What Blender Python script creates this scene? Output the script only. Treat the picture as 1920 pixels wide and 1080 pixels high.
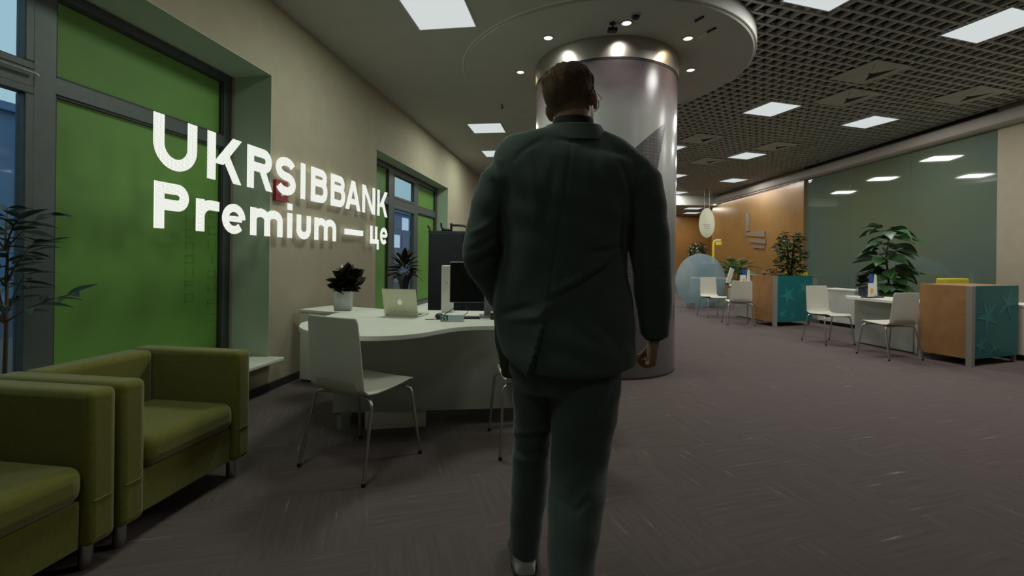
import bpy, bmesh, math, random
import numpy as np
from mathutils import Vector, Matrix, Euler
random.seed(7)
rng = np.random.default_rng(7)
PI = math.pi
scene = bpy.context.scene
C = scene.collection
for o in list(bpy.data.objects): bpy.data.objects.remove(o)

# ------------------------------------------------------------------ camera, world, exposure
cam_d = bpy.data.cameras.new('camera'); cam = bpy.data.objects.new('camera', cam_d); C.objects.link(cam)
cam.location = (0, 0, 1.2)
cam.rotation_euler = (Matrix.Rotation(PI/2, 3, 'X') @ Matrix.Rotation(0.012, 3, 'Z')).to_euler()
cam_d.sensor_fit = 'HORIZONTAL'; cam_d.sensor_width = 36.0
cam_d.lens = 858.0 / 1920.0 * 36.0
cam_d.shift_y = -(540.0 - 485.0) / 1920.0
cam_d.clip_start = 0.05; cam_d.clip_end = 200
scene.camera = cam
scene.view_settings.view_transform = 'Standard'
scene.view_settings.look = 'None'
scene.view_settings.gamma = 1.0
scene.view_settings.use_curve_mapping = False
scene.view_settings.exposure = 0.0
wd = bpy.data.worlds.new('dusk_sky'); scene.world = wd; wd.use_nodes = True
bg = wd.node_tree.nodes['Background']
bg.inputs[0].default_value = (0.52, 0.68, 0.72, 1); bg.inputs[1].default_value = 1.0
POWER_GRID = 26.0      # open-cell ceiling panels
POWER_PLASTER = 26.0    # plaster ceiling panels
POWER_SPOT = 6.5       # downlights round the column

# ------------------------------------------------------------------ helpers
def mat(name, col, rough=0.6, metal=0.0, noise=0.0, nscale=30.0, bump=0.0, bscale=200.0, spec=0.5, emit=None, estr=0.0, alpha=None, trans=0.0, coat=0.0, sheen=0.0):
    m = bpy.data.materials.new(name); m.use_nodes = True
    nt = m.node_tree; b = nt.nodes['Principled BSDF']
    b.inputs['Base Color'].default_value = (*col, 1); b.inputs['Roughness'].default_value = rough
    b.inputs['Metallic'].default_value = metal; b.inputs['Specular IOR Level'].default_value = spec
    b.inputs['Coat Weight'].default_value = coat; b.inputs['Sheen Weight'].default_value = sheen
    if trans: b.inputs['Transmission Weight'].default_value = trans
    if emit: b.inputs['Emission Color'].default_value = (*emit, 1); b.inputs['Emission Strength'].default_value = estr
    if noise or bump:
        tc = nt.nodes.new('ShaderNodeTexCoord')
    if noise:
        n = nt.nodes.new('ShaderNodeTexNoise'); n.inputs['Scale'].default_value = nscale; n.inputs['Detail'].default_value = 4
        nt.links.new(tc.outputs['Object'], n.inputs['Vector'])
        r = nt.nodes.new('ShaderNodeValToRGB')
        r.color_ramp.elements[0].position = 0.3; r.color_ramp.elements[1].position = 0.7
        r.color_ramp.elements[0].color = (*[max(0, c*(1-noise)) for c in col], 1)
        r.color_ramp.elements[1].color = (*[min(1, c*(1+noise)) for c in col], 1)
        nt.links.new(n.outputs['Fac'], r.inputs['Fac']); nt.links.new(r.outputs['Color'], b.inputs['Base Color'])
    if bump:
        n2 = nt.nodes.new('ShaderNodeTexNoise'); n2.inputs['Scale'].default_value = bscale; n2.inputs['Detail'].default_value = 3
        nt.links.new(tc.outputs['Object'], n2.inputs['Vector'])
        bp = nt.nodes.new('ShaderNodeBump'); bp.inputs['Strength'].default_value = bump; bp.inputs['Distance'].default_value = 0.004
        nt.links.new(n2.outputs['Fac'], bp.inputs['Height']); nt.links.new(bp.outputs['Normal'], b.inputs['Normal'])
    return m

class MB:
    """collects shapes for one mesh"""
    def __init__(s): s.v = []; s.f = []
    def add(s, vs, fs):
        k = len(s.v); s.v += [tuple(p) for p in vs]; s.f += [tuple(i+k for i in f) for f in fs]; return s
    def box(s, x0, x1, y0, y1, z0, z1, M=None):
        vs = [(x, y, z) for z in (z0, z1) for y in (y0, y1) for x in (x0, x1)]
        if M is not None: vs = [M @ Vector(v) for v in vs]
        return s.add(vs, [(0,2,3,1),(4,5,7,6),(0,1,5,4),(2,6,7,3),(0,4,6,2),(1,3,7,5)])
    def prism(s, poly, z0, z1, M=None):
        n = len(poly)
        a = sum(poly[i][0]*poly[(i+1)%n][1]-poly[(i+1)%n][0]*poly[i][1] for i in range(n))
        if a < 0: poly = poly[::-1]
        vs = [(x, y, z0) for x, y in poly] + [(x, y, z1) for x, y in poly]
        if M is not None: vs = [M @ Vector(v) for v in vs]
        fs = [tuple(range(n))[::-1], tuple(range(n, 2*n))] + [(i, (i+1)%n, n+(i+1)%n, n+i) for i in range(n)]
        return s.add(vs, fs)
    def strip(s, left, right, z0, z1, M=None):
        n = len(left); vs = []
        for a, b in zip(left, right):
            vs += [(a[0],a[1],z0),(b[0],b[1],z0),(b[0],b[1],z1),(a[0],a[1],z1)]
        if M is not None: vs = [M @ Vector(v) for v in vs]
        fs = []
        for i in range(n-1):
            k = i*4
            for q in range(4): fs.append((k+q, k+(q+1)%4, k+4+(q+1)%4, k+4+q))
        fs += [(3,2,1,0), (4*n-4, 4*n-3, 4*n-2, 4*n-1)]
        return s.add(vs, fs)
    def rings(s, R, cap=True, closed=False):
        n = len(R[0]); vs = [p for r in R for p in r]; fs = []
        m = len(R)
        for i in range(m if closed else m-1):
            j = (i+1) % m
            for q in range(n): fs.append((i*n+q, i*n+(q+1)%n, j*n+(q+1)%n, j*n+q))
        if cap and not closed: fs += [tuple(range(n))[::-1], tuple(range((m-1)*n, m*n))]
        return s.add(vs, fs)
    def tube(s, pts, r, n=8, cap=True):
        pts = [Vector(p) for p in pts]; R = []
        rr = r if isinstance(r, (list, tuple)) else [r]*len(pts)
        up = None
        for i, p in enumerate(pts):
            t = (pts[min(i+1, len(pts)-1)] - pts[max(i-1, 0)]).normalized()
            if up is None:
                up = Vector((0,0,1)) if abs(t.z) < 0.9 else Vector((1,0,0))
            a = t.cross(up).normalized(); b = t.cross(a).normalized(); up = -b if (-b).dot(up) > 0 else b
            a = t.cross(up).normalized(); b = t.cross(a)
            R.append([p + (a*math.cos(2*PI*q/n) + b*math.sin(2*PI*q/n))*rr[i] for q in range(n)])
        return s.rings(R, cap)
    def lathe(s, prof, n=24, c=(0,0,0), cap=True, a0=0, a1=2*PI):
        R = [[(c[0]+r*math.cos(2*PI*q/n), c[1]+r*math.sin(2*PI*q/n), c[2]+z) for q in range(n)] for r, z in prof]
        return s.rings(R, cap)
    def ell(s, c, a, M=None, n=14, m=9):
        R = []
        for i in range(1, m):
            t = PI*i/m
            R.append([(math.sin(t)*math.cos(2*PI*q/n)*a[0], math.sin(t)*math.sin(2*PI*q/n)*a[1], -math.cos(t)*a[2]) for q in range(n)])
        vs = [p for r in R for p in r]
        if M is not None: vs = [M @ Vector(p) for p in vs]
        vs = [(p[0]+c[0], p[1]+c[1], p[2]+c[2]) for p in vs]
        k = m-1; fs = []
        for i in range(k-1):
            for q in range(n): fs.append((i*n+q, i*n+(q+1)%n, (i+1)*n+(q+1)%n, (i+1)*n+q))
        fs += [tuple(range(n))[::-1], tuple(range((k-1)*n, k*n))]
        return s.add(vs, fs)
    def mesh(s, name, m=None, smooth=False):
        me = bpy.data.meshes.new(name); me.from_pydata(s.v, [], s.f); me.validate()
        bm = bmesh.new(); bm.from_mesh(me); bmesh.ops.recalc_face_normals(bm, faces=bm.faces); bm.to_mesh(me); bm.free()
        if m: me.materials.append(m)
        if smooth:
            me.shade_smooth() if smooth is True else me.set_sharp_from_angle(angle=math.radians(smooth))
            if smooth is not True:
                for p in me.polygons: p.use_smooth = True
        return me
    def build(s, name, m, parent=None, smooth=False, bevel=0, seg=2, loc=None, rz=0):
        o = bpy.data.objects.new(name, s.mesh(name, m, smooth)); C.objects.link(o)
        if parent: o.parent = parent
        if loc is not None: o.location = loc
        if rz: o.rotation_euler = (0, 0, rz)
        if bevel:
            b = o.modifiers.new('bevel', 'BEVEL'); b.width = bevel; b.segments = seg; b.limit_method = 'ANGLE'; b.angle_limit = math.radians(40)
            b.harden_normals = False
        return o

def tag(o, label=None, cat=None, group=None, kind=None):
    if label: o['label'] = label
    if cat: o['category'] = cat
    if group: o['group'] = group
    if kind: o['kind'] = kind
    return o
def thing(name, label, cat, loc=(0,0,0), rz=0, group=None):
    o = bpy.data.objects.new(name, None); C.objects.link(o); o.empty_display_size = 0.1
    o.location = loc; o.rotation_euler = (0, 0, rz); return tag(o, label, cat, group)
def copy_tree(o, parent=None):
    c = o.copy(); C.objects.link(c)
    if parent: c.parent = parent
    for ch in list(o.children): copy_tree(ch, c)
    return c
def struct(o, kind='structure'): o['kind'] = kind; return o
def arc(cx, cy, r, a0, a1, n=10, ry=None):
    ry = r if ry is None else ry
    return [(cx+r*math.cos(math.radians(a0+(a1-a0)*i/n)), cy+ry*math.sin(math.radians(a0+(a1-a0)*i/n))) for i in range(n+1)]

# ------------------------------------------------------------------ materials
M_wall = mat('beige_wall_paint', (0.385, 0.34, 0.245), 0.85, noise=0.04, nscale=6, bump=0.05)
M_reveal = mat('pale_green_reveal_paint', (0.42, 0.52, 0.40), 0.7, noise=0.03, nscale=5)
M_plaster = mat('matt_ceiling_paint', (0.46, 0.47, 0.42), 0.9, noise=0.03, nscale=4)
M_rim = mat('white_rim_paint', (0.68, 0.68, 0.63), 0.7, noise=0.02)
M_frame = mat('dark_grey_aluminium', (0.075, 0.09, 0.088), 0.45, metal=0.2, noise=0.08, nscale=12)
M_green = mat('green_window_film', (0.10, 0.235, 0.035), 0.6, noise=0.08, nscale=3)
M_greentxt = mat('dark_green_print', (0.08, 0.195, 0.03), 0.6, noise=0.05)
M_white = mat('white_laminate', (0.80, 0.81, 0.72), 0.45, noise=0.03, nscale=8)
M_deskpanel = mat('grey_laminate', (0.38, 0.40, 0.35), 0.5, noise=0.06, nscale=5)
M_chairw = mat('white_plastic_shell', (0.68, 0.67, 0.56), 0.4, noise=0.02)
M_chrome = mat('brushed_chrome', (0.55, 0.55, 0.53), 0.3, metal=1.0, noise=0.05)
M_black = mat('black_plastic', (0.012, 0.013, 0.015), 0.45, noise=0.1)
M_darkcab = mat('dark_navy_laminate', (0.016, 0.021, 0.027), 0.5, noise=0.1, nscale=6)
M_sofa = mat('olive_green_upholstery', (0.150, 0.146, 0.007), 0.85, noise=0.12, nscale=60, bump=0.25, bscale=420, sheen=0.3)
M_suit = mat('dark_green_grey_wool', (0.066, 0.100, 0.088), 0.85, noise=0.18, nscale=220, bump=0.2, bscale=900, sheen=0.25)
M_skin = mat('skin', (0.42, 0.24, 0.165), 0.55, noise=0.08, nscale=25)
M_hair = mat('short_brown_hair', (0.105, 0.066, 0.036), 0.8, noise=0.35, nscale=90, bump=0.8, bscale=260, spec=0.12)
def fade(m):
    nt = m.node_tree; L = nt.links.new; b = nt.nodes['Principled BSDF']; src = b.inputs['Base Color'].links[0].from_socket
    tc = nt.nodes.new('ShaderNodeTexCoord'); sp = nt.nodes.new('ShaderNodeSeparateXYZ'); L(tc.outputs['Object'], sp.inputs[0])
    mr = nt.nodes.new('ShaderNodeMapRange'); mr.inputs[1].default_value = 1.80; mr.inputs[2].default_value = 1.69; L(sp.outputs['Z'], mr.inputs[0])
    mx = nt.nodes.new('ShaderNodeMix'); mx.data_type = 'RGBA'; L(mr.outputs[0], mx.inputs['Factor']); L(src, mx.inputs[6]); mx.inputs[7].default_value = (.21, .135, .085, 1)
    L(mx.outputs[2], b.inputs['Base Color'])
fade(M_hair)
M_shirt = mat('black_knit', (0.008, 0.008, 0.01), 0.9, noise=0.1)
M_sock = mat('white_cotton', (0.62, 0.64, 0.62), 0.9, noise=0.05)
M_orange = mat('warm_wood_laminate', (0.36, 0.185, 0.07), 0.5, noise=0.12, nscale=7)
M_orangewall = mat('orange_wall_panel', (0.33, 0.175, 0.055), 0.28, noise=0.08, nscale=2.5)
M_teal = mat('teal_panel', (0.006, 0.15, 0.155), 0.45, noise=0.05)
M_star = mat('pale_teal_print', (0.026, 0.23, 0.235), 0.5, noise=0.05)
M_greypost = mat('silver_grey_post', (0.36, 0.34, 0.31), 0.4, metal=0.3, noise=0.04)
M_yellow = mat('yellow_upholstery', (0.52, 0.46, 0.03), 0.8, noise=0.06, bump=0.2, bscale=400)
M_leafdark = mat('dark_burgundy_green_leaf', (0.026, 0.022, 0.016), 0.35, noise=0.35, nscale=12)
M_leaf = mat('deep_green_leaf', (0.025, 0.072, 0.022), 0.4, noise=0.3, nscale=10)
M_leaf2 = mat('mid_green_leaf', (0.045, 0.115, 0.035), 0.42, noise=0.3, nscale=10)
M_leafpale = mat('grey_green_leaf', (0.03, 0.062, 0.045), 0.45, noise=0.3, nscale=12)
M_stem = mat('brown_stem', (0.07, 0.05, 0.03), 0.8, noise=0.2)
M_pot = mat('white_ceramic', (0.66, 0.68, 0.64), 0.35, noise=0.02)
M_soil = mat('dark_soil', (0.03, 0.022, 0.016), 0.95, noise=0.4, nscale=60, bump=0.6)
M_vase = mat('dark_blue_grey_glaze', (0.03, 0.04, 0.055), 0.3, noise=0.1)
M_alu = mat('silver_aluminium', (0.66, 0.65, 0.48), 0.38, metal=0.6, noise=0.03)
M_screen = mat('black_screen_glass', (0.006, 0.007, 0.008), 0.12, noise=0.1)
M_greyp = mat('grey_plastic', (0.23, 0.22, 0.24), 0.5, noise=0.05)
M_red = mat('red_enamel', (0.30, 0.02, 0.03), 0.5, noise=0.06)
M_whitepaint = mat('white_print', (0.75, 0.72, 0.72), 0.6, noise=0.02)
M_steel = mat('brushed_steel_band', (0.50, 0.48, 0.44), 0.42, metal=1.0, noise=0.05, nscale=6)
M_grid = mat('grey_grid_slat', (0.42, 0.42, 0.38), 0.55, noise=0.05, nscale=5)
M_void = mat('dark_ceiling_void', (0.02, 0.02, 0.019), 0.95, noise=0.2)
M_cornice = mat('grey_beige_cornice', (0.40, 0.37, 0.32), 0.6, noise=0.05, nscale=4)
M_lightframe = mat('white_light_frame', (0.6, 0.62, 0.6), 0.5, noise=0.02)
M_paper_b = mat('blue_print', (0.02, 0.07, 0.42), 0.5, noise=0.05)
M_paper_y = mat('yellow_print', (0.75, 0.45, 0.05), 0.5, noise=0.05)
M_paper_w = mat('white_card', (0.72, 0.74, 0.74), 0.6, noise=0.02)
M_cream = mat('cream_sign_face', (0.62, 0.62, 0.46), 0.5, noise=0.03)
M_yellowgloss = mat('glossy_yellow', (0.75, 0.60, 0.05), 0.35, noise=0.05)
M_metsign = mat('grey_metal_lettering', (0.30, 0.24, 0.18), 0.5, metal=0.3, noise=0.08)
M_base = mat('dark_skirting', (0.03, 0.03, 0.03), 0.6, noise=0.1)
M_facade = mat('blue_grey_facade', (0.13, 0.20, 0.34), 0.6, noise=0.15, nscale=0.6)
M_fglass = mat('facade_window_glass', (0.06, 0.11, 0.23), 0.3, noise=0.2, nscale=0.5)
M_flit = mat('lit_office_window', (0.3, 0.3, 0.3), 0.5, emit=(0.75, 0.85, 1.0), estr=0.7, noise=0.05)
M_street = mat('wet_asphalt', (0.05, 0.055, 0.065), 0.35, noise=0.25, nscale=3)
M_car = mat('pale_car_paint', (0.45, 0.50, 0.55), 0.25, coat=0.5, noise=0.03)
M_tyre = mat('black_rubber', (0.015, 0.015, 0.015), 0.8, noise=0.1)
M_carglass = mat('dark_car_glass', (0.02, 0.03, 0.05), 0.08, noise=0.05)
M_tail = mat('red_tail_light', (0.5, 0.02, 0.05), 0.4, emit=(1.0, 0.12, 0.2), estr=3.0, noise=0.02)
M_headl = mat('white_head_light', (0.7, 0.7, 0.7), 0.4, emit=(0.9, 0.95, 1.0), estr=3.0, noise=0.02)

def emission(name, col, strength):
    m = bpy.data.materials.new(name); m.use_nodes = True; nt = m.node_tree; nt.nodes.clear()
    e = nt.nodes.new('ShaderNodeEmission'); o = nt.nodes.new('ShaderNodeOutputMaterial')
    e.inputs[0].default_value = (*col, 1); e.inputs[1].default_value = strength
    nt.links.new(e.outputs[0], o.inputs[0]); return m
M_diff = emission('light_diffuser', (0.93, 1.0, 0.985), 0.68)
M_bulb = emission('downlight_bulb', (1.0, 0.93, 0.84), 1.3)
M_logo_glow = emission('glowing_laptop_emblem', (0.75, 0.9, 0.65), 0.45)

def m_led():
    m = bpy.data.materials.new('white_led_matrix'); m.use_nodes = True; nt = m.node_tree; nt.nodes.clear()
    L = nt.links.new
    tc = nt.nodes.new('ShaderNodeTexCoord'); sp = nt.nodes.new('ShaderNodeSeparateXYZ'); L(tc.outputs['Object'], sp.inputs[0])
    ds = []
    for ax in ('Y', 'Z'):
        a = nt.nodes.new('ShaderNodeMath'); a.operation = 'MULTIPLY'; a.inputs[1].default_value = 1/0.0095; L(sp.outputs[ax], a.inputs[0])
        f = nt.nodes.new('ShaderNodeMath'); f.operation = 'FRACT'; L(a.outputs[0], f.inputs[0])
        g = nt.nodes.new('ShaderNodeMath'); g.operation = 'SUBTRACT'; g.inputs[1].default_value = 0.5; L(f.outputs[0], g.inputs[0])
        h = nt.nodes.new('ShaderNodeMath'); h.operation = 'MULTIPLY'; L(g.outputs[0], h.inputs[0]); L(g.outputs[0], h.inputs[1]); ds.append(h)
    ad = nt.nodes.new('ShaderNodeMath'); L(ds[0].outputs[0], ad.inputs[0]); L(ds[1].outputs[0], ad.inputs[1])
    lt = nt.nodes.new('ShaderNodeMath'); lt.operation = 'LESS_THAN'; lt.inputs[1].default_value = 0.055; L(ad.outputs[0], lt.inputs[0])
    mx = nt.nodes.new('ShaderNodeMix'); mx.data_type = 'RGBA'; L(lt.outputs[0], mx.inputs['Factor'])
    mx.inputs[6].default_value = (0.93, 0.95, 0.88, 1); mx.inputs[7].default_value = (0.22, 0.24, 0.17, 1)
    e = nt.nodes.new('ShaderNodeEmission'); e.inputs[1].default_value = 1.05; L(mx.outputs[2], e.inputs[0])
    o = nt.nodes.new('ShaderNodeOutputMaterial'); L(e.outputs[0], o.inputs[0]); return m
M_led = m_led()

def m_glass(name, tint, gloss=0.5, rough=0.02):
    m = bpy.data.materials.new(name); m.use_nodes = True; nt = m.node_tree; nt.nodes.clear(); L = nt.links.new
    t = nt.nodes.new('ShaderNodeBsdfTransparent'); t.inputs[0].default_value = (*tint, 1)
    g = nt.nodes.new('ShaderNodeBsdfGlossy'); g.inputs['Roughness'].default_value = rough; g.inputs[0].default_value = (1, 1, 1, 1)
    fr = nt.nodes.new('ShaderNodeFresnel'); ge = nt.nodes.new('ShaderNodeNewGeometry')
    io = nt.nodes.new('ShaderNodeMapRange'); io.inputs[3].default_value = 1.5; io.inputs[4].default_value = 1/1.5; L(ge.outputs['Backfacing'], io.inputs[0]); L(io.outputs[0], fr.inputs[0])
    mx = nt.nodes.new('ShaderNodeMixShader'); L(fr.outputs[0], mx.inputs[0]); L(t.outputs[0], mx.inputs[1]); L(g.outputs[0], mx.inputs[2])
    o = nt.nodes.new('ShaderNodeOutputMaterial'); L(mx.outputs[0], o.inputs[0]); return m
M_pane = m_glass('clear_window_glass', (0.8, 0.9, 0.95))

def m_frost():
    m = bpy.data.materials.new('frosted_blue_acrylic'); m.use_nodes = True; nt = m.node_tree; nt.nodes.clear(); L = nt.links.new
    tc = nt.nodes.new('ShaderNodeTexCoord'); n = nt.nodes.new('ShaderNodeTexNoise'); n.inputs['Scale'].default_value = 1.6; L(tc.outputs['Object'], n.inputs[0])
    cr = nt.nodes.new('ShaderNodeValToRGB'); cr.color_ramp.elements[0].position = .35; cr.color_ramp.elements[1].position = .7
    cr.color_ramp.elements[0].color = (0.40, 0.54, 0.59, 1); cr.color_ramp.elements[1].color = (0.62, 0.74, 0.74, 1); L(n.outputs[0], cr.inputs[0])
    t = nt.nodes.new('ShaderNodeBsdfTransparent'); t.inputs[0].default_value = (0.75, 0.87, 0.92, 1)
    b = nt.nodes.new('ShaderNodeBsdfPrincipled'); L(cr.outputs[0], b.inputs['Base Color']); b.inputs['Roughness'].default_value = .25
    mx = nt.nodes.new('ShaderNodeMixShader'); mx.inputs[0].default_value = 0.42; L(t.outputs[0], mx.inputs[1]); L(b.outputs[0], mx.inputs[2])
    o = nt.nodes.new('ShaderNodeOutputMaterial'); L(mx.outputs[0], o.inputs[0]); return m
M_frost = m_frost()

def m_backglass():
    m = mat('back_painted_green_glass', (0.07, 0.105, 0.075), 0.04, spec=0.75)
    nt = m.node_tree; L = nt.links.new; b = nt.nodes['Principled BSDF']
    tc = nt.nodes.new('ShaderNodeTexCoord'); n = nt.nodes.new('ShaderNodeTexNoise'); n.inputs['Scale'].default_value = 0.35; n.inputs['Detail'].default_value = 1
    L(tc.outputs['Object'], n.inputs[0])
    cr = nt.nodes.new('ShaderNodeValToRGB'); cr.color_ramp.elements[0].position = .35; cr.color_ramp.elements[1].position = .68
    cr.color_ramp.elements[0].color = (0.11, 0.155, 0.125, 1); cr.color_ramp.elements[1].color = (0.14, 0.17, 0.10, 1); L(n.outputs[0], cr.inputs[0]); L(cr.outputs[0], b.inputs['Base Color'])
    return m
M_backglass = m_backglass()

def m_carpet():
    m = mat('quarter_turn_carpet_tiles', (0.13, 0.11, 0.105), 0.95, spec=0.15)
    nt = m.node_tree; L = nt.links.new; b = nt.nodes['Principled BSDF']
    tc = nt.nodes.new('ShaderNodeTexCoord'); mp = nt.nodes.new('ShaderNodeMapping'); mp.inputs['Rotation'].default_value = (0, 0, math.radians(-17)); L(tc.outputs['Object'], mp.inputs[0])
    ck = nt.nodes.new('ShaderNodeTexChecker'); ck.inputs['Scale'].default_value = 2.0; ck.inputs[1].default_value = (0,0,0,1); ck.inputs[2].default_value = (1,1,1,1); L(mp.outputs[0], ck.inputs[0])
    def streak(sx, sy):
        q = nt.nodes.new('ShaderNodeMapping'); q.inputs['Scale'].default_value = (sx, sy, 1); L(mp.outputs[0], q.inputs[0])
        n = nt.nodes.new('ShaderNodeTexNoise'); n.inputs['Scale'].default_value = 1.0; n.inputs['Detail'].default_value = 3; n.inputs['Roughness'].default_value = .65; L(q.outputs[0], n.inputs[0]); return n
    a = streak(46, 3.0); c = streak(3.0, 46)
    mx = nt.nodes.new('ShaderNodeMix'); mx.data_type = 'RGBA'; L(ck.outputs['Color'], mx.inputs['Factor']); L(a.outputs['Fac'], mx.inputs[6]); L(c.outputs['Fac'], mx.inputs[7])
    cr = nt.nodes.new('ShaderNodeValToRGB'); e = cr.color_ramp.elements
    e[0].position = .3; e[0].color = (0.114, 0.091, 0.086, 1); e[1].position = .66; e[1].color = (0.146, 0.116, 0.108, 1)
    x = e.new(.74); x.color = (0.33, 0.275, 0.255, 1)
    L(mx.outputs[2], cr.inputs[0])
    big = nt.nodes.new('ShaderNodeTexNoise'); big.inputs['Scale'].default_value = 260; L(tc.outputs['Object'], big.inputs[0])
    mu = nt.nodes.new('ShaderNodeMix'); mu.data_type = 'RGBA'; mu.blend_type = 'OVERLAY'; mu.inputs['Factor'].default_value = .35; L(cr.outputs[0], mu.inputs[6]); L(big.outputs['Fac'], mu.inputs[7])
    L(mu.outputs[2], b.inputs['Base Color'])
    bp = nt.nodes.new('ShaderNodeBump'); bp.inputs['Strength'].default_value = .3; bp.inputs['Distance'].default_value = .004; L(big.outputs['Fac'], bp.inputs['Height']); L(bp.outputs[0], b.inputs['Normal'])
    return m
M_carpet = m_carpet()

def m_poster():
    m = mat('printed_cloud_wrap', (0.3, 0.3, 0.3), 0.22, spec=0.5)
    nt = m.node_tree; L = nt.links.new; b = nt.nodes['Principled BSDF']
    tc = nt.nodes.new('ShaderNodeTexCoord'); sp = nt.nodes.new('ShaderNodeSeparateXYZ'); L(tc.outputs['Object'], sp.inputs[0])
    n = nt.nodes.new('ShaderNodeTexNoise'); n.inputs['Scale'].default_value = 1.5; n.inputs['Detail'].default_value = 5; L(tc.outputs['Object'], n.inputs[0])
    a = nt.nodes.new('ShaderNodeMath'); a.operation = 'MULTIPLY_ADD'; a.inputs[1].default_value = .55; L(n.outputs['Fac'], a.inputs[0]); L(sp.outputs['Z'], a.inputs[2])
    d = nt.nodes.new('ShaderNodeMath'); d.operation = 'MULTIPLY_ADD'; d.inputs[1].default_value = 1/3.3; d.inputs[2].default_value = -.083; L(a.outputs[0], d.inputs[0])
    cr = nt.nodes.new('ShaderNodeValToRGB'); e = cr.color_ramp.elements
    e[0].position = 0.0; e[0].color = (0.13, 0.12, 0.115, 1); e[1].position = 1.0; e[1].color = (0.10, 0.085, 0.09, 1)
    for p, col in ((.25, (0.15, 0.135, 0.135)), (.45, (0.20, 0.19, 0.188)), (.60, (0.42, 0.44, 0.42)), (.72, (0.55, 0.57, 0.54)), (.82, (0.50, 0.50, 0.48)), (.90, (0.24, 0.20, 0.215)), (.96, (0.12, 0.10, 0.11))):
        x = e.new(p); x.color = (*col, 1)
    L(d.outputs[0], cr.inputs[0]); L(cr.outputs[0], b.inputs['Base Color']); return m
M_poster = m_poster()

def m_tower():
    m = mat('printed_glass_tower', (0.2, 0.2, 0.2), 0.25)
    nt = m.node_tree; L = nt.links.new; b = nt.nodes['Principled BSDF']
    tc = nt.nodes.new('ShaderNodeTexCoord'); mp = nt.nodes.new('ShaderNodeMapping'); L(tc.outputs['UV'], mp.inputs[0])
    br = nt.nodes.new('ShaderNodeTexBrick'); br.offset = 0.0; br.inputs['Brick Width'].default_value = .28; br.inputs['Row Height'].default_value = .2; br.inputs['Scale'].default_value = 6; br.inputs['Color1'].default_value = (.155,.145,.14,1); br.inputs['Color2'].default_value = (.22,.205,.20,1); br.inputs['Mortar'].default_value = (.13,.12,.118,1); br.inputs['Mortar Size'].default_value = .05
    L(mp.outputs[0], br.inputs[0]); L(br.outputs[0], b.inputs['Base Color']); return m
M_tower = m_tower()

# ------------------------------------------------------------------ left wall frame of reference (x = into the room, y = along the wall)
A = math.radians(8.158); WP = Vector((-2.136, 4.146, 0)); SA, CA = math.sin(A), math.cos(A)
def W(off, s, z=0): return Vector((WP.x + off*CA + s*SA, WP.y - off*SA + s*CA, z))
def wbuild(mb, name, m, parent=None, **k): return mb.build(name, m, parent, loc=WP if parent is None else None, rz=-A if parent is None else 0, **k)

# ------------------------------------------------------------------ the setting
CZ = 3.46          # plaster ceiling
GZ = 3.60          # open-cell ceiling
struct(MB().box(-7, 12, -4, 22, -0.12, 0).build('floor', M_carpet))
wb = MB()
T = 0.6
# wall with two deep window openings: window_1 s -3.8..-0.09 z .28..2.8 ; window_2 s 2.05..5.49 z .28..2.66
for (a, b, z0, z1) in ((-7.5, -3.8, 0, 3.8), (-3.8, -0.09, 0, .28), (-3.8, -0.09, 2.8, 3.8), (-0.09, 2.05, 0, 3.8), (2.05, 5.49, 0, .28), (2.05, 5.49, 2.66, 3.8), (5.49, 16.8, 0, 3.8)):
    wb.box(-T, 0, a, b, z0, z1)
wl = struct(wbuild(wb, 'wall_left', M_wall))
struct(wbuild(MB().box(0, .012, -7.5, 16.6, 0, .07), 'baseboard_left', M_base))
# painted reveals
rv = MB()
for (a, b, z0, z1, dep) in ((-3.8, -.09, .28, 2.8, .36), (2.05, 5.49, .28, 2.66, .22)):
    e = .004
    rv.box(-dep, .001, b-e, b+e*.2, z0, z1); rv.box(-dep, .001, a-e*.2, a+e, z0, z1); rv.box(-dep, .001, a, b, z1-e, z1+e*.2)
struct(wbuild(rv, 'trim_1', M_reveal))

def window(name, s0, s1, z0, z1, off, mull, tz, cols, fw=.09):
    """mull: list of (s_from, s_to); tz: transom (z_from, z_to); cols: list of 'green'/'clear'"""
    f = MB(); d0, d1 = off-.06, off+.01
    f.box(d0, d1, s0, s1, z1-fw*.75, z1); f.box(d0, d1, s0, s1, z0, z0+fw)
    f.box(d0, d1, s0, s0+fw, z0+fw, z1-fw*.75); f.box(d0, d1, s1-fw, s1, z0+fw, z1-fw*.75)
    edges = [s0+fw] + [q for m_ in mull for q in m_] + [s1-fw]
    for a, b in mull: f.box(d0, d1+.005, a, b, z0+fw, z1-fw*.75)
    for i, c in enumerate(cols):
        f.box(d0, d1+.003, edges[2*i], edges[2*i+1], tz[0], tz[1])
    root = struct(wbuild(f, name, M_frame))
    for i, c in enumerate(cols):
        a, b = edges[2*i], edges[2*i+1]
        for lo, hi in ((z0+fw, tz[0]), (tz[1], z1-fw*.75)):
            if c == 'green':
                p = wbuild(MB().box(off-.03, off-.024, a, b, lo, hi), 'green_film_pane', M_green, root); p['label'] = 'opaque green film pane'
                bd = MB(); g = .016
                for q in ((a, b, hi-g, hi), (a, b, lo, lo+g), (a, a+g, lo, hi), (b-g, b, lo, hi)): bd.box(off-.024, off+.002, *q)
                wbuild(bd, 'glazing_bead', M_base, root)
            else:
                sf = .045; sash = MB()
                for q in ((a, b, hi-sf, hi), (a, b, lo, lo+sf), (a, a+sf, lo+sf, hi-sf), (b-sf, b, lo+sf, hi-sf)): sash.box(off-.05, off+.018, *q)
                wbuild(sash, 'sash_frame', M_frame, root, bevel=.006)
                p = wbuild(MB().box(off-.03, off-.022, a+sf, b-sf, lo+sf, hi-sf), 'glass_pane', M_pane, root); p['label'] = 'clear glass pane showing the dusk street'
    return root
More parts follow.
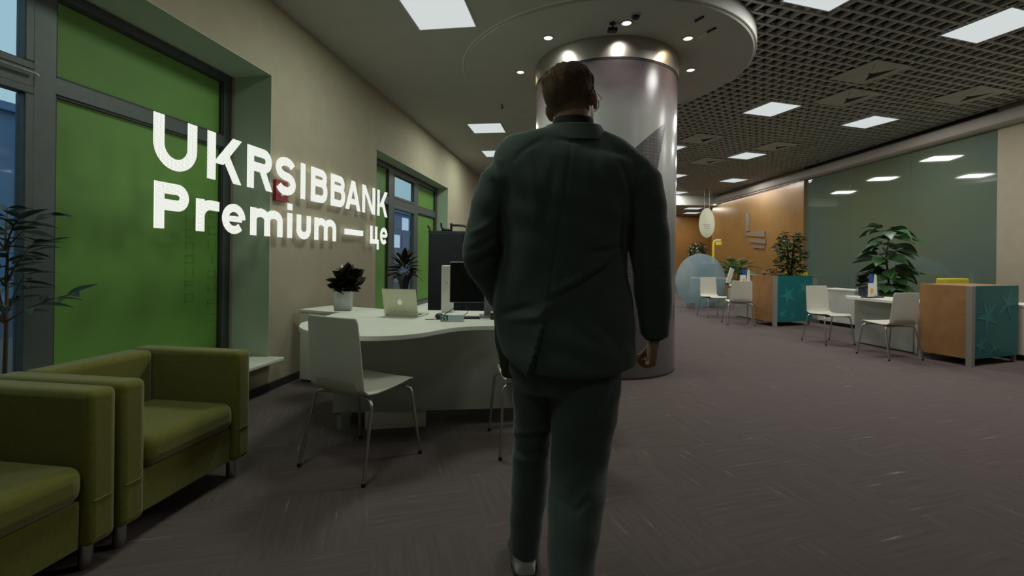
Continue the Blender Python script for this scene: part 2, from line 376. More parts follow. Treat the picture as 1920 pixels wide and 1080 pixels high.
w1 = window('window_1', -3.8, -.09, .28, 2.8, -.40, [(-2.75, -2.58), (-1.60, -1.49)], (2.15, 2.245), ['green', 'clear', 'green'])
wbuild(MB().tube([(-.36, -2.02, 2.215), (-.352, -1.85, 2.22), (-.352, -1.62, 2.22), (-.36, -1.60, 2.215)], .009), 'window_handle', M_chrome, w1)['label'] = 'slim pale window handle'
w2 = window('window_2', 2.05, 5.49, .28, 2.66, -.25, [(3.02, 3.20), (4.18, 4.35)], (2.03, 2.15), ['green', 'clear', 'green'], fw=.10)
# faint upright lettering ghosted on the big green pane
vt = MB()
def strokes(mb, y0, z0, w, h, code):
    t = h*.16
    segs = {'a': (0, w, h-t, h), 'b': (0, w, h/2-t/2, h/2+t/2), 'c': (0, w, 0, t), 'd': (0, t, 0, h), 'e': (w-t, w, 0, h), 'f': (w/2-t/2, w/2+t/2, 0, h)}
    for k in code: q = segs[k]; mb.box(-.4235, -.4228, y0+q[0], y0+q[1], z0+q[2], z0+q[3])
zz = 1.55
for code in ('ade', 'dbe', 'acd', 'ade', 'acde', 'de', 'abd', 'acde'):
    strokes(vt, -.53, zz, .085, .07, code); zz -= .105
zz = 1.50
for code in ('abd', 'acd', 'de', 'f', 'acde', 'dbe', 'abd', 'ac'):
    strokes(vt, -.30, zz, .085, .07, code); zz -= .125
wbuild(vt, 'faint_lettering', M_greentxt, w1)['label'] = 'faint darker green upright lettering'
for wn, a, b in ((w1, -3.8, -.09), (w2, 2.05, 5.49)):
    sl = wbuild(MB().box(-.40 if wn is w1 else -.25, .14, a-.02, b+.02, .275, .305), 'window_sill', M_white, wn, bevel=.006); sl['label'] = 'white window sill'

# far ends, right side and the unseen rear of the room
def wallseg(name, p, q, z0, z1, th, m, extra=None):
    p = Vector((p[0], p[1])); q = Vector((q[0], q[1])); d = (q-p).normalized(); n = Vector((-d.y, d.x))*th
    return struct(MB().prism([tuple(p), tuple(q), tuple(q+n), tuple(p+n)], z0, z1).build(name, m))
wallseg('wall_rear', (-4.2, -3.5), (7.8, -3.5), 0, 3.8, -.2, M_wall)
wallseg('wall_back', (-.6, 20.5), (11.2, 20.5), 0, 3.8, .2, M_orangewall)
RX = 7.5
struct(MB().box(RX, RX+.25, -3.5, 7.09, 0, 3.8).build('wall_right', M_wall))
struct(MB().box(RX-.06, RX+.25, 11.7, 17.0, 0, 3.8).build('wall_right_orange', M_orangewall))
struct(MB().box(RX, 11.2, 17.0, 17.2, 0, 3.8).build('wall_recess', M_orangewall))
struct(MB().box(11.0, 11.2, 17.0, 20.7, 0, 3.8).build('wall_recess_side', M_orangewall))
struct(MB().box(RX-.012, RX, -3.5, 7.09, 0, .08).build('baseboard_right', M_base))
gw = struct(MB().box(RX+.06, RX+.25, 7.09, 11.7, 0, 3.8).build('window_3', M_frame))
for i, (a, b) in enumerate(((7.09, 8.62), (8.63, 10.17), (10.18, 11.7))):
    p = MB().box(RX, RX+.05, a-.003, b+.003, .06, 3.3).build('glass_panel', M_backglass, gw, bevel=.001); p['label'] = 'tall green back-painted glass panel'
# dropped cornice along the right wall
co = MB(); prof = [(RX+.02, 3.30), (RX-.10, 3.30), (RX-.16, 3.34), (RX-.18, 3.42), (RX-.16, 3.50), (RX-.10, 3.54), (RX+.02, 3.54)]
co.rings([[(x, y, z) for x, z in prof] for y in (-3.5, 17.0)])
struct(co.build('trim_2', M_cornice, smooth=35))
cv = thing('added_wash_strip', 'thin cool light strip added under the cornice to brighten the orange wall', 'light strip', (RX-.17, 14.3, 3.275))  # added lamp, no known fitting: gives the orange wall its pale upper gradient
MB().box(-.02, .02, -2.6, 2.6, 0, .012).build('channel', M_lightframe, cv); 
l = bpy.data.lights.new('added_wash_light', 'AREA'); l.shape = 'RECTANGLE'; l.size = .05; l.size_y = 5.1; l.energy = 11; l.color = (.72, .85, 1.0)
lo = bpy.data.objects.new('added_wash_light', l); C.objects.link(lo); lo.parent = cv; lo.location = (0, 0, -.006)
struct(MB().box(3.2, 11.2, 16.6, 20.6, 3.22, 3.8).build('ceiling_recess', M_plaster))
# plaster ceiling strip with the round drop about the column
OB = 2.95
struct(MB().prism([tuple(W(-.5, -7.5).xy), tuple(W(OB, -7.5).xy), tuple(W(OB, 16.7).xy), tuple(W(-.5, 16.7).xy)], CZ, 3.8).build('ceiling', M_plaster))
DC = (1.05, 5.55); DR = 1.66; COL = (1.067, 5.363); CR = .80
dd = MB().lathe([(CR*.5, CZ-.02), (DR-.02, CZ-.02), (DR, CZ), (DR, 3.62), (CR*.5, 3.62)], 96, (DC[0], DC[1], 0))
struct(dd.build('ceiling_disc', M_plaster, smooth=35))
struct(MB().lathe([(DR, CZ-.005), (DR+.012, CZ), (DR+.012, 3.61), (DR, 3.61)], 96, (DC[0], DC[1], 0), cap=False).build('trim_3', M_rim, smooth=35))
struct(MB().box(-1, 12, -4, 22, 3.95, 4.0).build('ceiling_void', M_void))

# open-cell grid ceiling: every slat its own part
GA = math.radians(16.5); U = Vector((math.cos(GA), math.sin(GA))); V = Vector((-math.sin(GA), math.cos(GA))); GO = Vector((4.047, 7.196))
grid = struct(MB().box(RX-.13, RX-.11, .5, 16.6, GZ, GZ+.05).build('ceiling_grid', M_grid))
polyc = [(W(OB-.05, 0).xy, Vector((CA, -SA))), (Vector((0, .5)), Vector((0, 1))), (Vector((RX-.13, 0)), Vector((-1, 0))), (Vector((0, 16.6)), Vector((0, -1)))]
def clip(p, d):
    t0, t1 = -60, 60
    for q, n in polyc:
        den = d.dot(n); num = (q-p).dot(n)
        if abs(den) < 1e-9:
            if num > 0: return None
            continue
        t = num/den
        if den > 0: t0 = max(t0, t)
        else: t1 = min(t1, t)
    return (t0, t1) if t1-t0 > .05 else None
PITCH = .15; nslat = 0
for d, e, ang in ((U, V, GA), (V, U, GA+PI/2)):
    for k in range(-90, 130):
        p = GO + e*((k+.5)*PITCH); r = clip(p, d)
        if not r: continue
        a, b = p+d*r[0], p+d*r[1]; L_ = (b-a).length
        o = MB().box(0, L_, -.018, .018, 0, .03).build('slat', M_grid, grid, loc=(a.x, a.y, GZ if d is U else GZ+.004), rz=ang); nslat += 1

# ------------------------------------------------------------------ ceiling lights
def light_panel(cx, cy, z, rz, power, label, group, size=.59, col=(1.0, .99, .96)):
    t = thing('ceiling_light', label, 'ceiling light', (cx, cy, z), rz, group)
    h = size/2; f = MB(); w = .014
    for q in ((-h, h, -h, -h+w), (-h, h, h-w, h), (-h, -h+w, -h+w, h-w), (h-w, h, -h+w, h-w)): f.box(*q, -.008, 0)
    f.build('frame', M_lightframe, t)
    MB().box(-h+w, h-w, -h+w, h-w, -.006, -.001).build('diffuser', M_diff, t)
    l = bpy.data.lights.new('panel_light', 'AREA'); l.shape = 'SQUARE'; l.size = size-.03; l.energy = power; l.color = col
    lo = bpy.data.objects.new('panel_light', l); C.objects.link(lo); lo.parent = t; lo.location = (0, 0, -.012)
    return t
lat = {(0,0): 'square ceiling light panel in the grid, nearest right of the column, brightest halo', (1,0): 'square ceiling light panel in the grid above the big leafy plant',
       (1,1): 'square ceiling light panel in the grid above the orange wall sign', (2,2): 'small far ceiling light panel beside the cornice over the orange wall',
       (-1,-1): 'ceiling light panel cut by the top edge, right of the round ceiling drop', (0,-1): 'large ceiling light panel cut by the top right corner',
       (0,1): 'ceiling light panel half hidden behind the column, upper of the row', (1,2): 'ceiling light panel beside the column, second of the row',
       (2,3): 'ceiling light panel beside the column, third of the row', (0,2): 'grid light panel behind the column, mirrored in the green glass', (1,3): 'far grid light panel behind the column, mirrored in the green glass', (-1,-2): 'grid light panel above the camera', (0,-2): 'grid light panel over the near right, outside the picture', (1,-1): 'ceiling light panel over the nearest right desk, outside the picture'}
for (i, j), lb in lat.items():
    p = GO + U*(i*2.1) + V*(j*2.7)
    light_panel(p.x, p.y, GZ, GA, POWER_GRID*(.12 if j == -2 else 1), lb, 'light panels in the grid ceiling')
for off, s, lb in ((1.414, .27, 'large light panel in the plaster ceiling, cut by the top edge'), (1.12, 3.99, 'light panel in the plaster ceiling left of the column, middle one'), (.96, 5.89, 'small light panel above the man\'s left shoulder'), (1.6, -4.3, 'plaster ceiling light panel behind the camera, outside the picture'), (1.5, -2.35, 'plaster ceiling light panel above the armchairs, outside the picture')):
    p = W(off, s); light_panel(p.x, p.y, CZ, -A, POWER_PLASTER*(.45 if 'armchairs' in lb else .16 if 'outside' in lb else 1), lb, 'light panels in the plaster ceiling', col=(.90, 1.0, .86))
for x, y, lb in ((6.95, 17.6, 'far light panel low by the orange back wall, nearer one'), (7.55, 19.3, 'farthest light panel low by the orange back wall')):
    light_panel(x, y, 3.22, 0, POWER_GRID*.8, lb, 'light panels by the back wall', col=(1.0, .92, .8))

# downlights round the column
spots = [((.34, 4.63), 1), ((.075, 5.491), 0), ((1.056, 4.323), 1), ((1.745, 4.607), 0), ((2.07, 5.371), 0), ((.72, 6.38), 0), ((1.55, 6.33), 0)]
slabs = ['white downlight left of the column band', 'warm small downlight leftmost beside the column', 'round downlight right above the front of the column band', 'warm downlight right of the column band, upper of two', 'warm downlight right of the column band, lower of two', 'downlight behind the column, left one', 'downlight behind the column, right one']
for ((x, y), cool), lb in zip(spots, slabs):
    t = thing('downlight', lb, 'downlight', (x, y, CZ-.02), 0, 'downlights round the column')
    MB().lathe([(.045, 0), (.058, 0), (.058, -.006), (.045, -.006)], 24, cap=False).build('trim_ring', M_chrome, t, smooth=35)
    MB().lathe([(.0005, -.003), (.045, -.003), (.045, 0), (.0005, 0)], 20).build('bulb', M_bulb, t)
    l = bpy.data.lights.new('spot_light', 'SPOT'); l.energy = POWER_SPOT; l.spot_size = math.radians(95); l.spot_blend = .5; l.shadow_soft_size = .03
    l.color = (1, .95, .88) if cool else (1, .74, .42)
    lo = bpy.data.objects.new('spot_light', l); C.objects.link(lo); lo.parent = t; lo.location = (0, 0, -.012)
    dv = Vector((COL[0]-x, COL[1]-y, 0)).normalized(); lo.rotation_euler = Vector((dv.x*.62, dv.y*.62, -1)).to_track_quat('-Z', 'Y').to_euler()
# small fittings on the plaster ceiling
t = thing('ceiling_camera', 'small black bracket camera above the front of the column', 'camera', (.925, 4.33, CZ-.02))
MB().lathe([(.03, 0), (.03, -.012), (.008, -.016), (.008, -.05)], 14).build('mount', M_black, t, smooth=40)
MB().box(-.045, .045, -.03, .03, -.085, -.048).build('housing', M_black, t, bevel=.006)
MB().tube([(0, -.03, -.066), (0, -.04, -.066)], .014, 12).build('lens', M_screen, t)
t = thing('smoke_detector', 'round dark ceiling sensor beside the front downlight', 'sensor', (1.105, 4.19, CZ-.02))
MB().lathe([(.04, 0), (.04, -.012), (.028, -.03), (.001, -.03)], 20).build('cap', M_black, t, smooth=40)
MB().lathe([(.052, 0), (.052, -.006), (.04, -.008)], 20, cap=False).build('base_ring', M_plaster, t)
for (x, y, rz, lb, m_) in ((1.70, 4.22, .5, 'small dark slot fitting on the round ceiling drop, upper one', M_black), (1.90, 4.42, .5, 'small slot fitting with a pale tag on the round ceiling drop', M_black)):
    t = thing('slot_fitting', lb, 'ceiling fitting', (x, y, CZ-.02), rz, 'slot fittings on the round drop')
    MB().box(-.008, .008, -.05, .05, -.02, 0).build('slot', m_, t, bevel=.003)
    if 'tag' in lb: MB().box(-.004, .004, .05, .14, -.03, -.0).build('tag', M_white, t)
t = thing('sprinkler', 'small sprinkler head under the plaster ceiling near the column', 'sprinkler', (-.168, 6.692, CZ))
MB().lathe([(.03, 0), (.03, -.008), (.01, -.012), (.01, -.05)], 12).build('pipe', M_greyp, t)
MB().lathe([(.024, -.06), (.024, -.056), (.004, -.05), (.001, -.05)], 12).build('deflector', M_black, t)
# air diffusers in the grid
for (u, v, lb) in ((0, -1.5, 'square air diffuser in the grid, nearest one'), (.6, -.75, 'square air diffuser in the grid just behind the nearest'), (2.1, -1.35, 'square air diffuser in the grid near the right cornice'), (2.0, 1.8, 'square air diffuser in the grid beside a far light panel'), (1.65, 3.45, 'farthest square air diffuser in the grid'), (.15, 1.8, 'square air diffuser next to the column')):
    p = GO + U*u + V*v
    t = thing('air_diffuser', lb, 'air diffuser', (p.x, p.y, GZ), GA, 'air diffusers in the grid ceiling')
    f = MB()
    for q in ((-.30, .30, -.30, -.20), (-.30, .30, .20, .30), (-.30, -.20, -.20, .20), (.20, .30, -.20, .20)): f.box(*q, -.010, 0)
    f.build('frame', M_grid, t)
    MB().box(-.2, .2, -.2, .2, -.0015, -.0005).build('dark_throat', M_void, t)
    for k in range(4):
        Mk = Matrix.Rotation(k*PI/2, 4, 'Z')
        if k == 1: continue
        MB().add([Mk @ Vector(v) for v in ((-.195, -.2, -.010), (.195, -.2, -.010), (.02, -.02, -.022), (-.02, -.02, -.022))], [(0, 1, 2, 3)]).build('louver', M_grid, t)

# ------------------------------------------------------------------ column with printed wrap
t = thing('column', 'thick round column wrapped in a cloudy sky print with steel band', 'column', (COL[0], COL[1], 0))
wr = MB().lathe([(CR, .02), (CR, 3.23)], 256, cap=False).build('printed_wrap', M_poster, t, smooth=True); wr['label'] = 'glossy grey cloud print'
MB().lathe([(CR+.004, 0), (CR+.004, .02), (CR-.01, .02)], 96, cap=False).build('base_trim', M_base, t)
bd_ = MB().lathe([(CR-.05, 3.225), (CR+.012, 3.225), (CR+.012, 3.445), (CR-.05, 3.445)], 96, cap=False).build('steel_band', M_steel, t, smooth=35); bd_['label'] = 'brushed steel band under the ceiling'
MB().lathe([(CR+.004, 3.205), (CR+.006, 3.215), (CR+.006, 3.225), (CR-.02, 3.225)], 96, cap=False).build('shadow_joint', M_base, t)
def wrap_patch(name, polys, m, r, lab):
    """polys: list of quads in (angle, z) rows -> thin shell on the column"""
    mb = MB(); NS = 48
    for rows in polys:
        R0 = []
        for (a0, a1, z) in rows:
            R0.append([(r*math.cos(a0+(a1-a0)*i/NS), r*math.sin(a0+(a1-a0)*i/NS), z) for i in range(NS+1)])
        k = len(mb.v); mb.v += [p for r_ in R0 for p in r_]
        for i in range(len(R0)-1):
            for q in range(NS): mb.f.append((k+i*(NS+1)+q, k+i*(NS+1)+q+1, k+(i+1)*(NS+1)+q+1, k+(i+1)*(NS+1)+q))
    o = mb.build(name, m, t, smooth=True); me = o.data; l = me.uv_layers.new(name='UVMap')
    for lp in me.loops:
        c = me.vertices[lp.vertex_index].co; l.data[lp.index].uv = (math.atan2(c.y, c.x)*.8, c.z)
    o['label'] = lab; return o
ac = math.atan2(-COL[1], -COL[0])          # facing the camera
def lerp_rows(L_, R_, n=14):
    def at(P, z):
        for (a0, z0), (a1, z1) in zip(P, P[1:]):
            if min(z0, z1)-1e-6 <= z <= max(z0, z1)+1e-6: return a0+(a1-a0)*((z-z0)/(z1-z0))
        return P[-1][0]
    zs = np.linspace(R_[0][1], L_[-1][1], n); return [(ac+at(L_, z), ac+at(R_, z), float(z)) for z in zs]
AS = math.asin
L0 = [(AS(-.72), .5), (AS(-.70), 1.49)] + [(AS(.774-(2.63-z)/.77), float(z)) for z in np.linspace(1.5, 2.63, 16)]
wrap_patch('printed_tower', [lerp_rows(L0, [(AS(.45), .5), (AS(.5), 1.2), (AS(.57), 1.7), (AS(.66), 2.1), (AS(.775), 2.63)], 40)], M_tower, CR+.0015, 'printed tall glass tower with slanted roof')

# ------------------------------------------------------------------ glowing sign
sg = thing('illuminated_sign', 'two lines of glowing white dotted letters reading UKRSIBBANK Premium', 'sign', WP, -A)
T_ = .076
def rib(pts, t=None):
    """ribbon polygon pair for a polyline"""
    t = T_ if t is None else t; P = [Vector(pts[0])]; L_, R_ = [], []
    for p in pts[1:]:
        if (Vector(p)-P[-1]).length > t*.04: P.append(Vector(p))
    for i, p in enumerate(P):
        d0 = (P[i]-P[i-1]).normalized() if i else (P[1]-P[0]).normalized()
        d1 = (P[i+1]-P[i]).normalized() if i < len(P)-1 else d0
        n0 = Vector((-d0.y, d0.x)); n1 = Vector((-d1.y, d1.x)); n = (n0+n1).normalized(); k = min(1/max(n.dot(n0), .3), 2.5)
        L_.append(p+n*k*t/2); R_.append(p-n*k*t/2)
    return L_, R_
def glyph(ch, s0, s1, z0, h, t=None):
    t = T_ if t is None else t; w = s1-s0; k = t/2; mb = MB()
    Mx = Matrix(((0,0,1,0),(1,0,0,s0),(0,1,0,z0),(0,0,0,1)))   # (x,y,depth) -> (off,s,z)
    def st(pts, tt=None):
        a, b = rib(pts, tt or t); mb.strip(a, b, .052, .056, Mx)
    def pg(poly): mb.prism(poly, .052, .056, Mx)
    def para(xb, yb, xt, yt, wh): pg([(xb, yb), (xb+wh, yb), (xt+wh, yt), (xt, yt)])
    x = .23 if h > .25 else h
    def bowl(y0, y1, xr, x0=0):
        r = min((y1-y0)/2-k, xr-k-x0-t*.5); cy0, cy1 = y0+k+r, y1-k-r
        return [(x0, y1-k), (xr-k-r, y1-k)] + arc(xr-k-r, cy1, r, 90, 0) + arc(xr-k-r, cy0, r, 0, -90) + [(x0, y0+k)]
    if ch == 'U':
        r = w/2-k; st([(k, h), (k, r+k)] + arc(w/2, r+k, r, 180, 360, 16) + [(w-k, r+k), (w-k, h)])
    elif ch == 'K':
        st([(k, 0), (k, h)]); para(t*.75, .36*h, w-t*1.28, h, t*1.22); para(w-t*1.18, 0, .36*w, .60*h, t*1.1)
    elif ch == 'R':
        st([(k, 0), (k, h)]); st(bowl(.42*h, h, w*.97, k)); para(w-t*1.02, 0, w*.46, .46*h, t*1.05)
    elif ch == 'B':
        st([(k, 0), (k, h)]); st(bowl(.47*h, h, w*.95, k)); st(bowl(0, .47*h+t, w, k))
    elif ch == 'P':
        st([(k, 0), (k, h)]); st(bowl(.40*h, h, w, k))
    elif ch == 'S':
        r1 = h/4-k*.5; cx = w/2; rx = w/2-k; pts = arc(cx, h-k-r1, rx, 22, 180, 12, r1)
        pts += arc(cx, h-k-r1, rx, 180, 262, 5, r1)[1:] + arc(cx, k+r1, rx, 82, 0, 5, r1) + arc(cx, k+r1, rx, 0, -160, 12, r1)[1:]
        st(pts)
    elif ch == 'I': st([(k, 0), (k, h)])
    elif ch == 'A':
        para(0, 0, w/2-t*.55, h, t*1.1); para(w-t*1.1, 0, w/2-t*.55, h, t*1.1); pg([(.22*w, .19*h), (.78*w, .19*h), (.72*w, .19*h+t*.85), (.28*w, .19*h+t*.85)])
    elif ch == 'N':
        st([(k, 0), (k, h)]); st([(w-k, 0), (w-k, h)]); para(w-t*1.12, 0, 0, h, t*1.12)
    elif ch == 'r':
        st([(k, 0), (k, x)]); r = w*.5; st([(k, x*.45)] + arc(k+r*.86, x*.45, r*.86, 180, 90, 8, x*.55-k) + [(w, x-k*1.08)])
    elif ch == 'e':
        t = t*.86; k = t/2; rx, ry = w/2-k, x/2-k*.95; st([(k, x*.5), (w-k*1.2, x*.5)], t*.72)
        st(arc(w/2, x/2, rx, -2, 180, 16, ry) + arc(w/2, x/2, rx, 180, 316, 12, ry)[1:])
    elif ch == 'm':
        a = (w-t)/2
        for i in range(3): st([(k+a*i, 0), (k+a*i, x*(1 if i == 0 else .62))])
        for i in range(2): st([(k+a*i, x*.58)] + arc(k+a*i+a/2, x*.60, a/2, 180, 0, 12, x*.40-k) + [(k+a*(i+1), x*.55)])
    elif ch == 'i':
        st([(k, 0), (k, x)]); pg([(0, x+.028), (t, x+.028), (t, x+.028+t*.85), (0, x+.028+t*.85)])
    elif ch == 'u':
        a = w-t; st([(k, x), (k, x*.42)] + arc(w/2, x*.40, a/2, 180, 360, 12, x*.40-k*.9) + [(w-k, x*.42), (w-k, x)])
    elif ch == '-': st([(0, k), (w, k)], t*.95)
    elif ch == 'ts':
        b = w-t*.7; st([(k, x), (k, 0)]); st([(b-k, x), (b-k, 0)]); pg([(0, 0), (w, 0), (w, t*.9), (0, t*.9)]); pg([(w-t*.85, -.075), (w, -.075), (w, t*.5), (w-t*.85, t*.5)])
    o = mb.build('letter', M_led, sg); return o
for ch, a, b in (('U', -1.274, -.942), ('K', -.851, -.508), ('R', -.448, -.142), ('S', -.096, .193), ('I', .27, .35), ('B', .443, .748), ('B', .813, 1.122), ('A', 1.132, 1.498), ('N', 1.545, 1.906), ('K', 1.971, 2.308)):
    glyph(ch, a, b, 1.755, .346)
for ch, a, b in (('P', -1.265, -1.005), ('r', -.943, -.736), ('e', -.705, -.464), ('m', -.406, .007), ('i', .076, .148), ('u', .215, .448), ('m', .515, .933)):
    glyph(ch, a, b, 1.368, .30, .072)
glyph('-', 1.121, 1.578, 1.455, .05, .07); glyph('ts', 1.776, 2.032, 1.375, .30, .066); glyph('e', 2.075, 2.311, 1.375, .30, .066)

# red alarm plate on the wall behind the letters
t = thing('fire_alarm_sign', 'small red wall plate with a white mark behind the glowing S', 'sign', WP, -A)
MB().box(0, .03, -.055, .115, 1.715, 1.885).build('plate', M_red, t, bevel=.004)
m_ = MB(); m_.box(.03, .032, .015, .05, 1.745, 1.81); m_.box(.03, .032, -.02, .085, 1.81, 1.84); m_.build('mark', M_whitepaint, t)
MB().box(0, .034, -.062, .122, 1.70, 1.716).build('bottom_lip', M_red, t)

# ------------------------------------------------------------------ armchairs along the window
def armchair(label, off, s, group):
    """front faces +x (into the room); origin at the middle of its back, on the floor"""
    p = W(off, s); t = thing('armchair', label, 'armchair', p, -A, group)
    Wd, D, H_, at = .73, .65, .685, .11; zb = .10
    h = Wd/2
    for sg_ in (-1, 1):
        a, b = (h-at, h) if sg_ > 0 else (-h, -h+at)
        MB().box(0, D, a, b, zb, H_).build('arm', M_sofa, t, bevel=.028, seg=4, smooth=40)
        MB().box(D-.003, D+.004, a+.02, b-.02, .27, .274).build('arm_seam', M_sofa, t)
    MB().box(0, .15, -h+at, h-at, zb, H_-.004).build('backrest', M_sofa, t, bevel=.03, seg=4, smooth=40)
    MB().box(.10, D-.03, -h+at+.004, h-at-.004, zb+.005, .285).build('seat_base', M_sofa, t, bevel=.008, smooth=40)
    n = 8; R = []
    cu = MB().box(.145, D+.0, -h+at+.003, h-at-.003, .285, .425).build('seat_cushion', M_sofa, t, bevel=.05, seg=5, smooth=40)
    for x in (.07, D-.07):
        for y in (-h+.06, h-.06):
            MB().lathe([(.022, 0), (.024, .004), (.024, zb+.005)], 14, (x, y, 0)).build('leg', M_chrome, t, smooth=40)
    return t
armchair('olive green cube armchair whose seat is fully in view', .27, -1.858, 'olive armchairs under the window')
armchair('olive green cube armchair cut off by the left edge', .27, -2.60, 'olive armchairs under the window')

# ------------------------------------------------------------------ shell chairs
def make_chair(label, loc, heading, group, k=1.0):
    """heading = (x, y) direction the sitter faces"""
    rz = math.atan2(heading[1], heading[0]) - PI/2
    t = thing('shell_chair', label, 'chair', (loc[0], loc[1], 0), rz, group); t.scale = (k, k, k)
    # profile of the shell in (y, z), front to back then up
    prof = [(.235, .432), (.225, .447), (.19, .455), (.10, .447), (0, .440), (-.10, .437), (-.165, .445), (-.20, .475), (-.215, .53), (-.225, .62), (-.237, .74), (-.248, .84), (-.252, .872)]
    wid = [.175, .192, .20, .205, .205, .205, .205, .203, .20, .197, .193, .188, .178]
    th = .012; mb = MB(); R = []
    nrm = []
    for i in range(len(prof)):
        a = prof[max(i-1, 0)]; b = prof[min(i+1, len(prof)-1)]; d = Vector((b[0]-a[0], b[1]-a[1])).normalized(); nrm.append(Vector((d.y, -d.x)))
    for i, ((y, z), w) in enumerate(zip(prof, wid)):
        row_t, row_b = [], []
        for q in range(9):
            u = -1+q/4; c = .012*(u*u) * (1 if i > 7 else .4)
            n = nrm[i]
            row_t.append((u*w, y - n.x*0 + (c if i > 7 else 0), z + (c if i <= 7 else 0)))
            row_b.append((u*w, y + n.x*th + (c if i > 7 else 0), z + n.y*th + (c if i <= 7 else 0)))
        R.append(row_t + row_b[::-1])
    mb.rings(R)
    sh = mb.build('shell', M_chairw, t, smooth=50, bevel=.004, seg=2)
    for sx in (-1, 1):
        for fy, yy, yb in ((1, .15, .235), (-1, -.13, -.235)):
            x0 = sx*.12; x1 = sx*.20; x2 = sx*.245
            pts = [(0, yy*.9, .425), (x0, yy, .425), (x1-sx*.01, yy*1.1, .422), (x1+sx*.012, yy*1.17, .408), (x1+sx*.02, yy*1.2, .385), (x2, yb, .01)]
            lg = MB().tube(pts, .0095, 10).build('leg', M_chrome, t, smooth=40)
            MB().lathe([(.011, 0), (.012, .004), (.012, .02), (.0095, .022)], 10, (x2, yb, 0)).build('glide', M_black, lg)
    MB().box(-.11, .11, -.10, .11, .418, .432).build('seat_plate', M_greyp, t, bevel=.004)
    return t
make_chair('white shell chair on chrome legs in front of the curved desk', (-.874, 2.706), (.45, .893), 'white shell chairs', 1.0)
make_chair('white shell chair mostly hidden behind the man', (.14, 3.0), (-.19, .98), 'white shell chairs', 1.0)
make_chair('white shell chair facing right beside the nearer teal and orange planter desk', (4.74, 6.85), (.14, -.99), 'white shell chairs', .96)
make_chair('white shell chair seen from behind next to the nearer orange planter', (4.84, 5.86), (-.13, .99), 'white shell chairs', .96)
make_chair('far white shell chair in front of the frosted blue screen', (4.36, 9.90), (.10, -.99), 'white shell chairs', .96)
make_chair('far white shell chair beside the farther orange planter', (4.34, 8.76), (.2, .98), 'white shell chairs', .96)

# ------------------------------------------------------------------ curved consultation desk on the left
DZ = .735
t = thing('curved_desk', 'white wave-edged consultation desk with grey front panel', 'desk', (0, 0, 0))
front = [(-1.47, 3.20), (-1.40, 3.02), (-1.27, 2.86), (-1.08, 2.74), (-.88, 2.69), (-.70, 2.72), (-.56, 2.82), (-.46, 2.96), (-.37, 3.07), (-.24, 3.14), (-.08, 3.165), (.45, 3.20)]
# smooth the front edge
def catmull(P, n=6):
    out = []
    for i in range(len(P)-1):
        p0, p1, p2, p3 = [Vector(P[max(0, min(len(P)-1, j))]) for j in (i-1, i, i+1, i+2)]
        for q in range(n):
            u = q/n; out.append(tuple(.5*((2*p1)+(p2-p0)*u+(2*p0-5*p1+4*p2-p3)*u*u+(3*p1-p0-3*p2+p3)*u**3)))
    return out+[tuple(P[-1])]
fr = catmull(front)
top = fr + [(.45, 4.05), (-1.15, 4.05), (-1.45, 3.78)]
MB().prism(top, DZ-.03, DZ).build('desktop', M_white, t, bevel=.004)
pan = [(-1.22, 3.16), (-.6, 3.235), (.40, 3.36)]
a, b = rib(pan, .03); MB().strip(a, b, .125, DZ-.03).build('front_panel', M_deskpanel, t)
MB().prism([(-1.005, 3.165), (-.60, 3.25), (-.66, 3.60), (-1.06, 3.52)], .0, .125).build('plinth', M_white, t, bevel=.003)
MB().prism([(.1, 3.42), (.38, 3.45), (.36, 3.9), (.1, 3.9)], .0, DZ-.03).build('side_pedestal', M_deskpanel, t)
MB().prism([(-1.20, 3.17), (-1.17, 3.175), (-1.24, 3.75), (-1.27, 3.74)], .0, DZ-.03).build('end_panel', M_deskpanel, t)
MB().box(-1.135, -1.095, 3.10, 3.14, 0, .125).build('foot_post', M_greyp, t)
t = thing('side_cabinet', 'low white side cabinet between the curved desk and the window wall', 'cabinet', (-2.03, 4.40, 0), math.radians(-24))
MB().box(0, .98, 0, .40, .02, .665).build('body', M_white, t, bevel=.003)
MB().box(-.01, .99, -.01, .41, .665, .69).build('cabinet_top', M_white, t, bevel=.003)
MB().box(.03, .95, .02, .38, 0, .02).build('plinth', M_base, t)

# dark cabinet behind the desk
t = thing('tall_cabinet', 'tall dark navy cabinet behind the curved desk', 'cabinet', (-.96, 5.25, 0), math.radians(-2))
MB().box(0, .80, 0, .45, .03, 1.50).build('body', M_darkcab, t, bevel=.004)
for x in (.02, .405):
    d_ = MB().box(x, x+.375, -.018, 0, .05, 1.48).build('door', M_darkcab, t, bevel=.003)
    MB().tube([(x+.30 if x < .1 else x+.06, -.018, 1.22), (x+.30 if x < .1 else x+.06, -.032, 1.22)], .009, 10).build('knob', M_chrome, d_)
MB().box(.02, .78, .02, .43, 0, .03).build('plinth', M_black, t)
t = thing('coat_hook_stand', 'black curved metal hook piece lying on the dark cabinet', 'hook rack', (-.93, 5.35, 1.50)); t.scale = (1.35, 1.2, 1.5)
MB().tube([(.08, 0, .0), (.085, 0, .02), (.14, 0, .02), (.16, 0, .012), (.16, 0, .07)], .011, 8).build('upright', M_black, t, smooth=40)
MB().tube([(.09, 0, .02), (.075, 0, .04), (.07, 0, .07)], .008, 8).build('hook', M_black, t, smooth=40)
MB().tube([(.16, 0, .055), (.22, 0, .055), (.27, 0, .052), (.31, 0, .035), (.33, 0, .02)], .009, 8).build('arm', M_black, t, smooth=40)
MB().tube([(-.02, 0, .0), (-.03, 0, .03), (-.045, 0, .05)], .008, 8).build('hook', M_black, t, smooth=40)
MB().box(-.04, .34, -.02, .02, 0, .008).build('base', M_black, t)

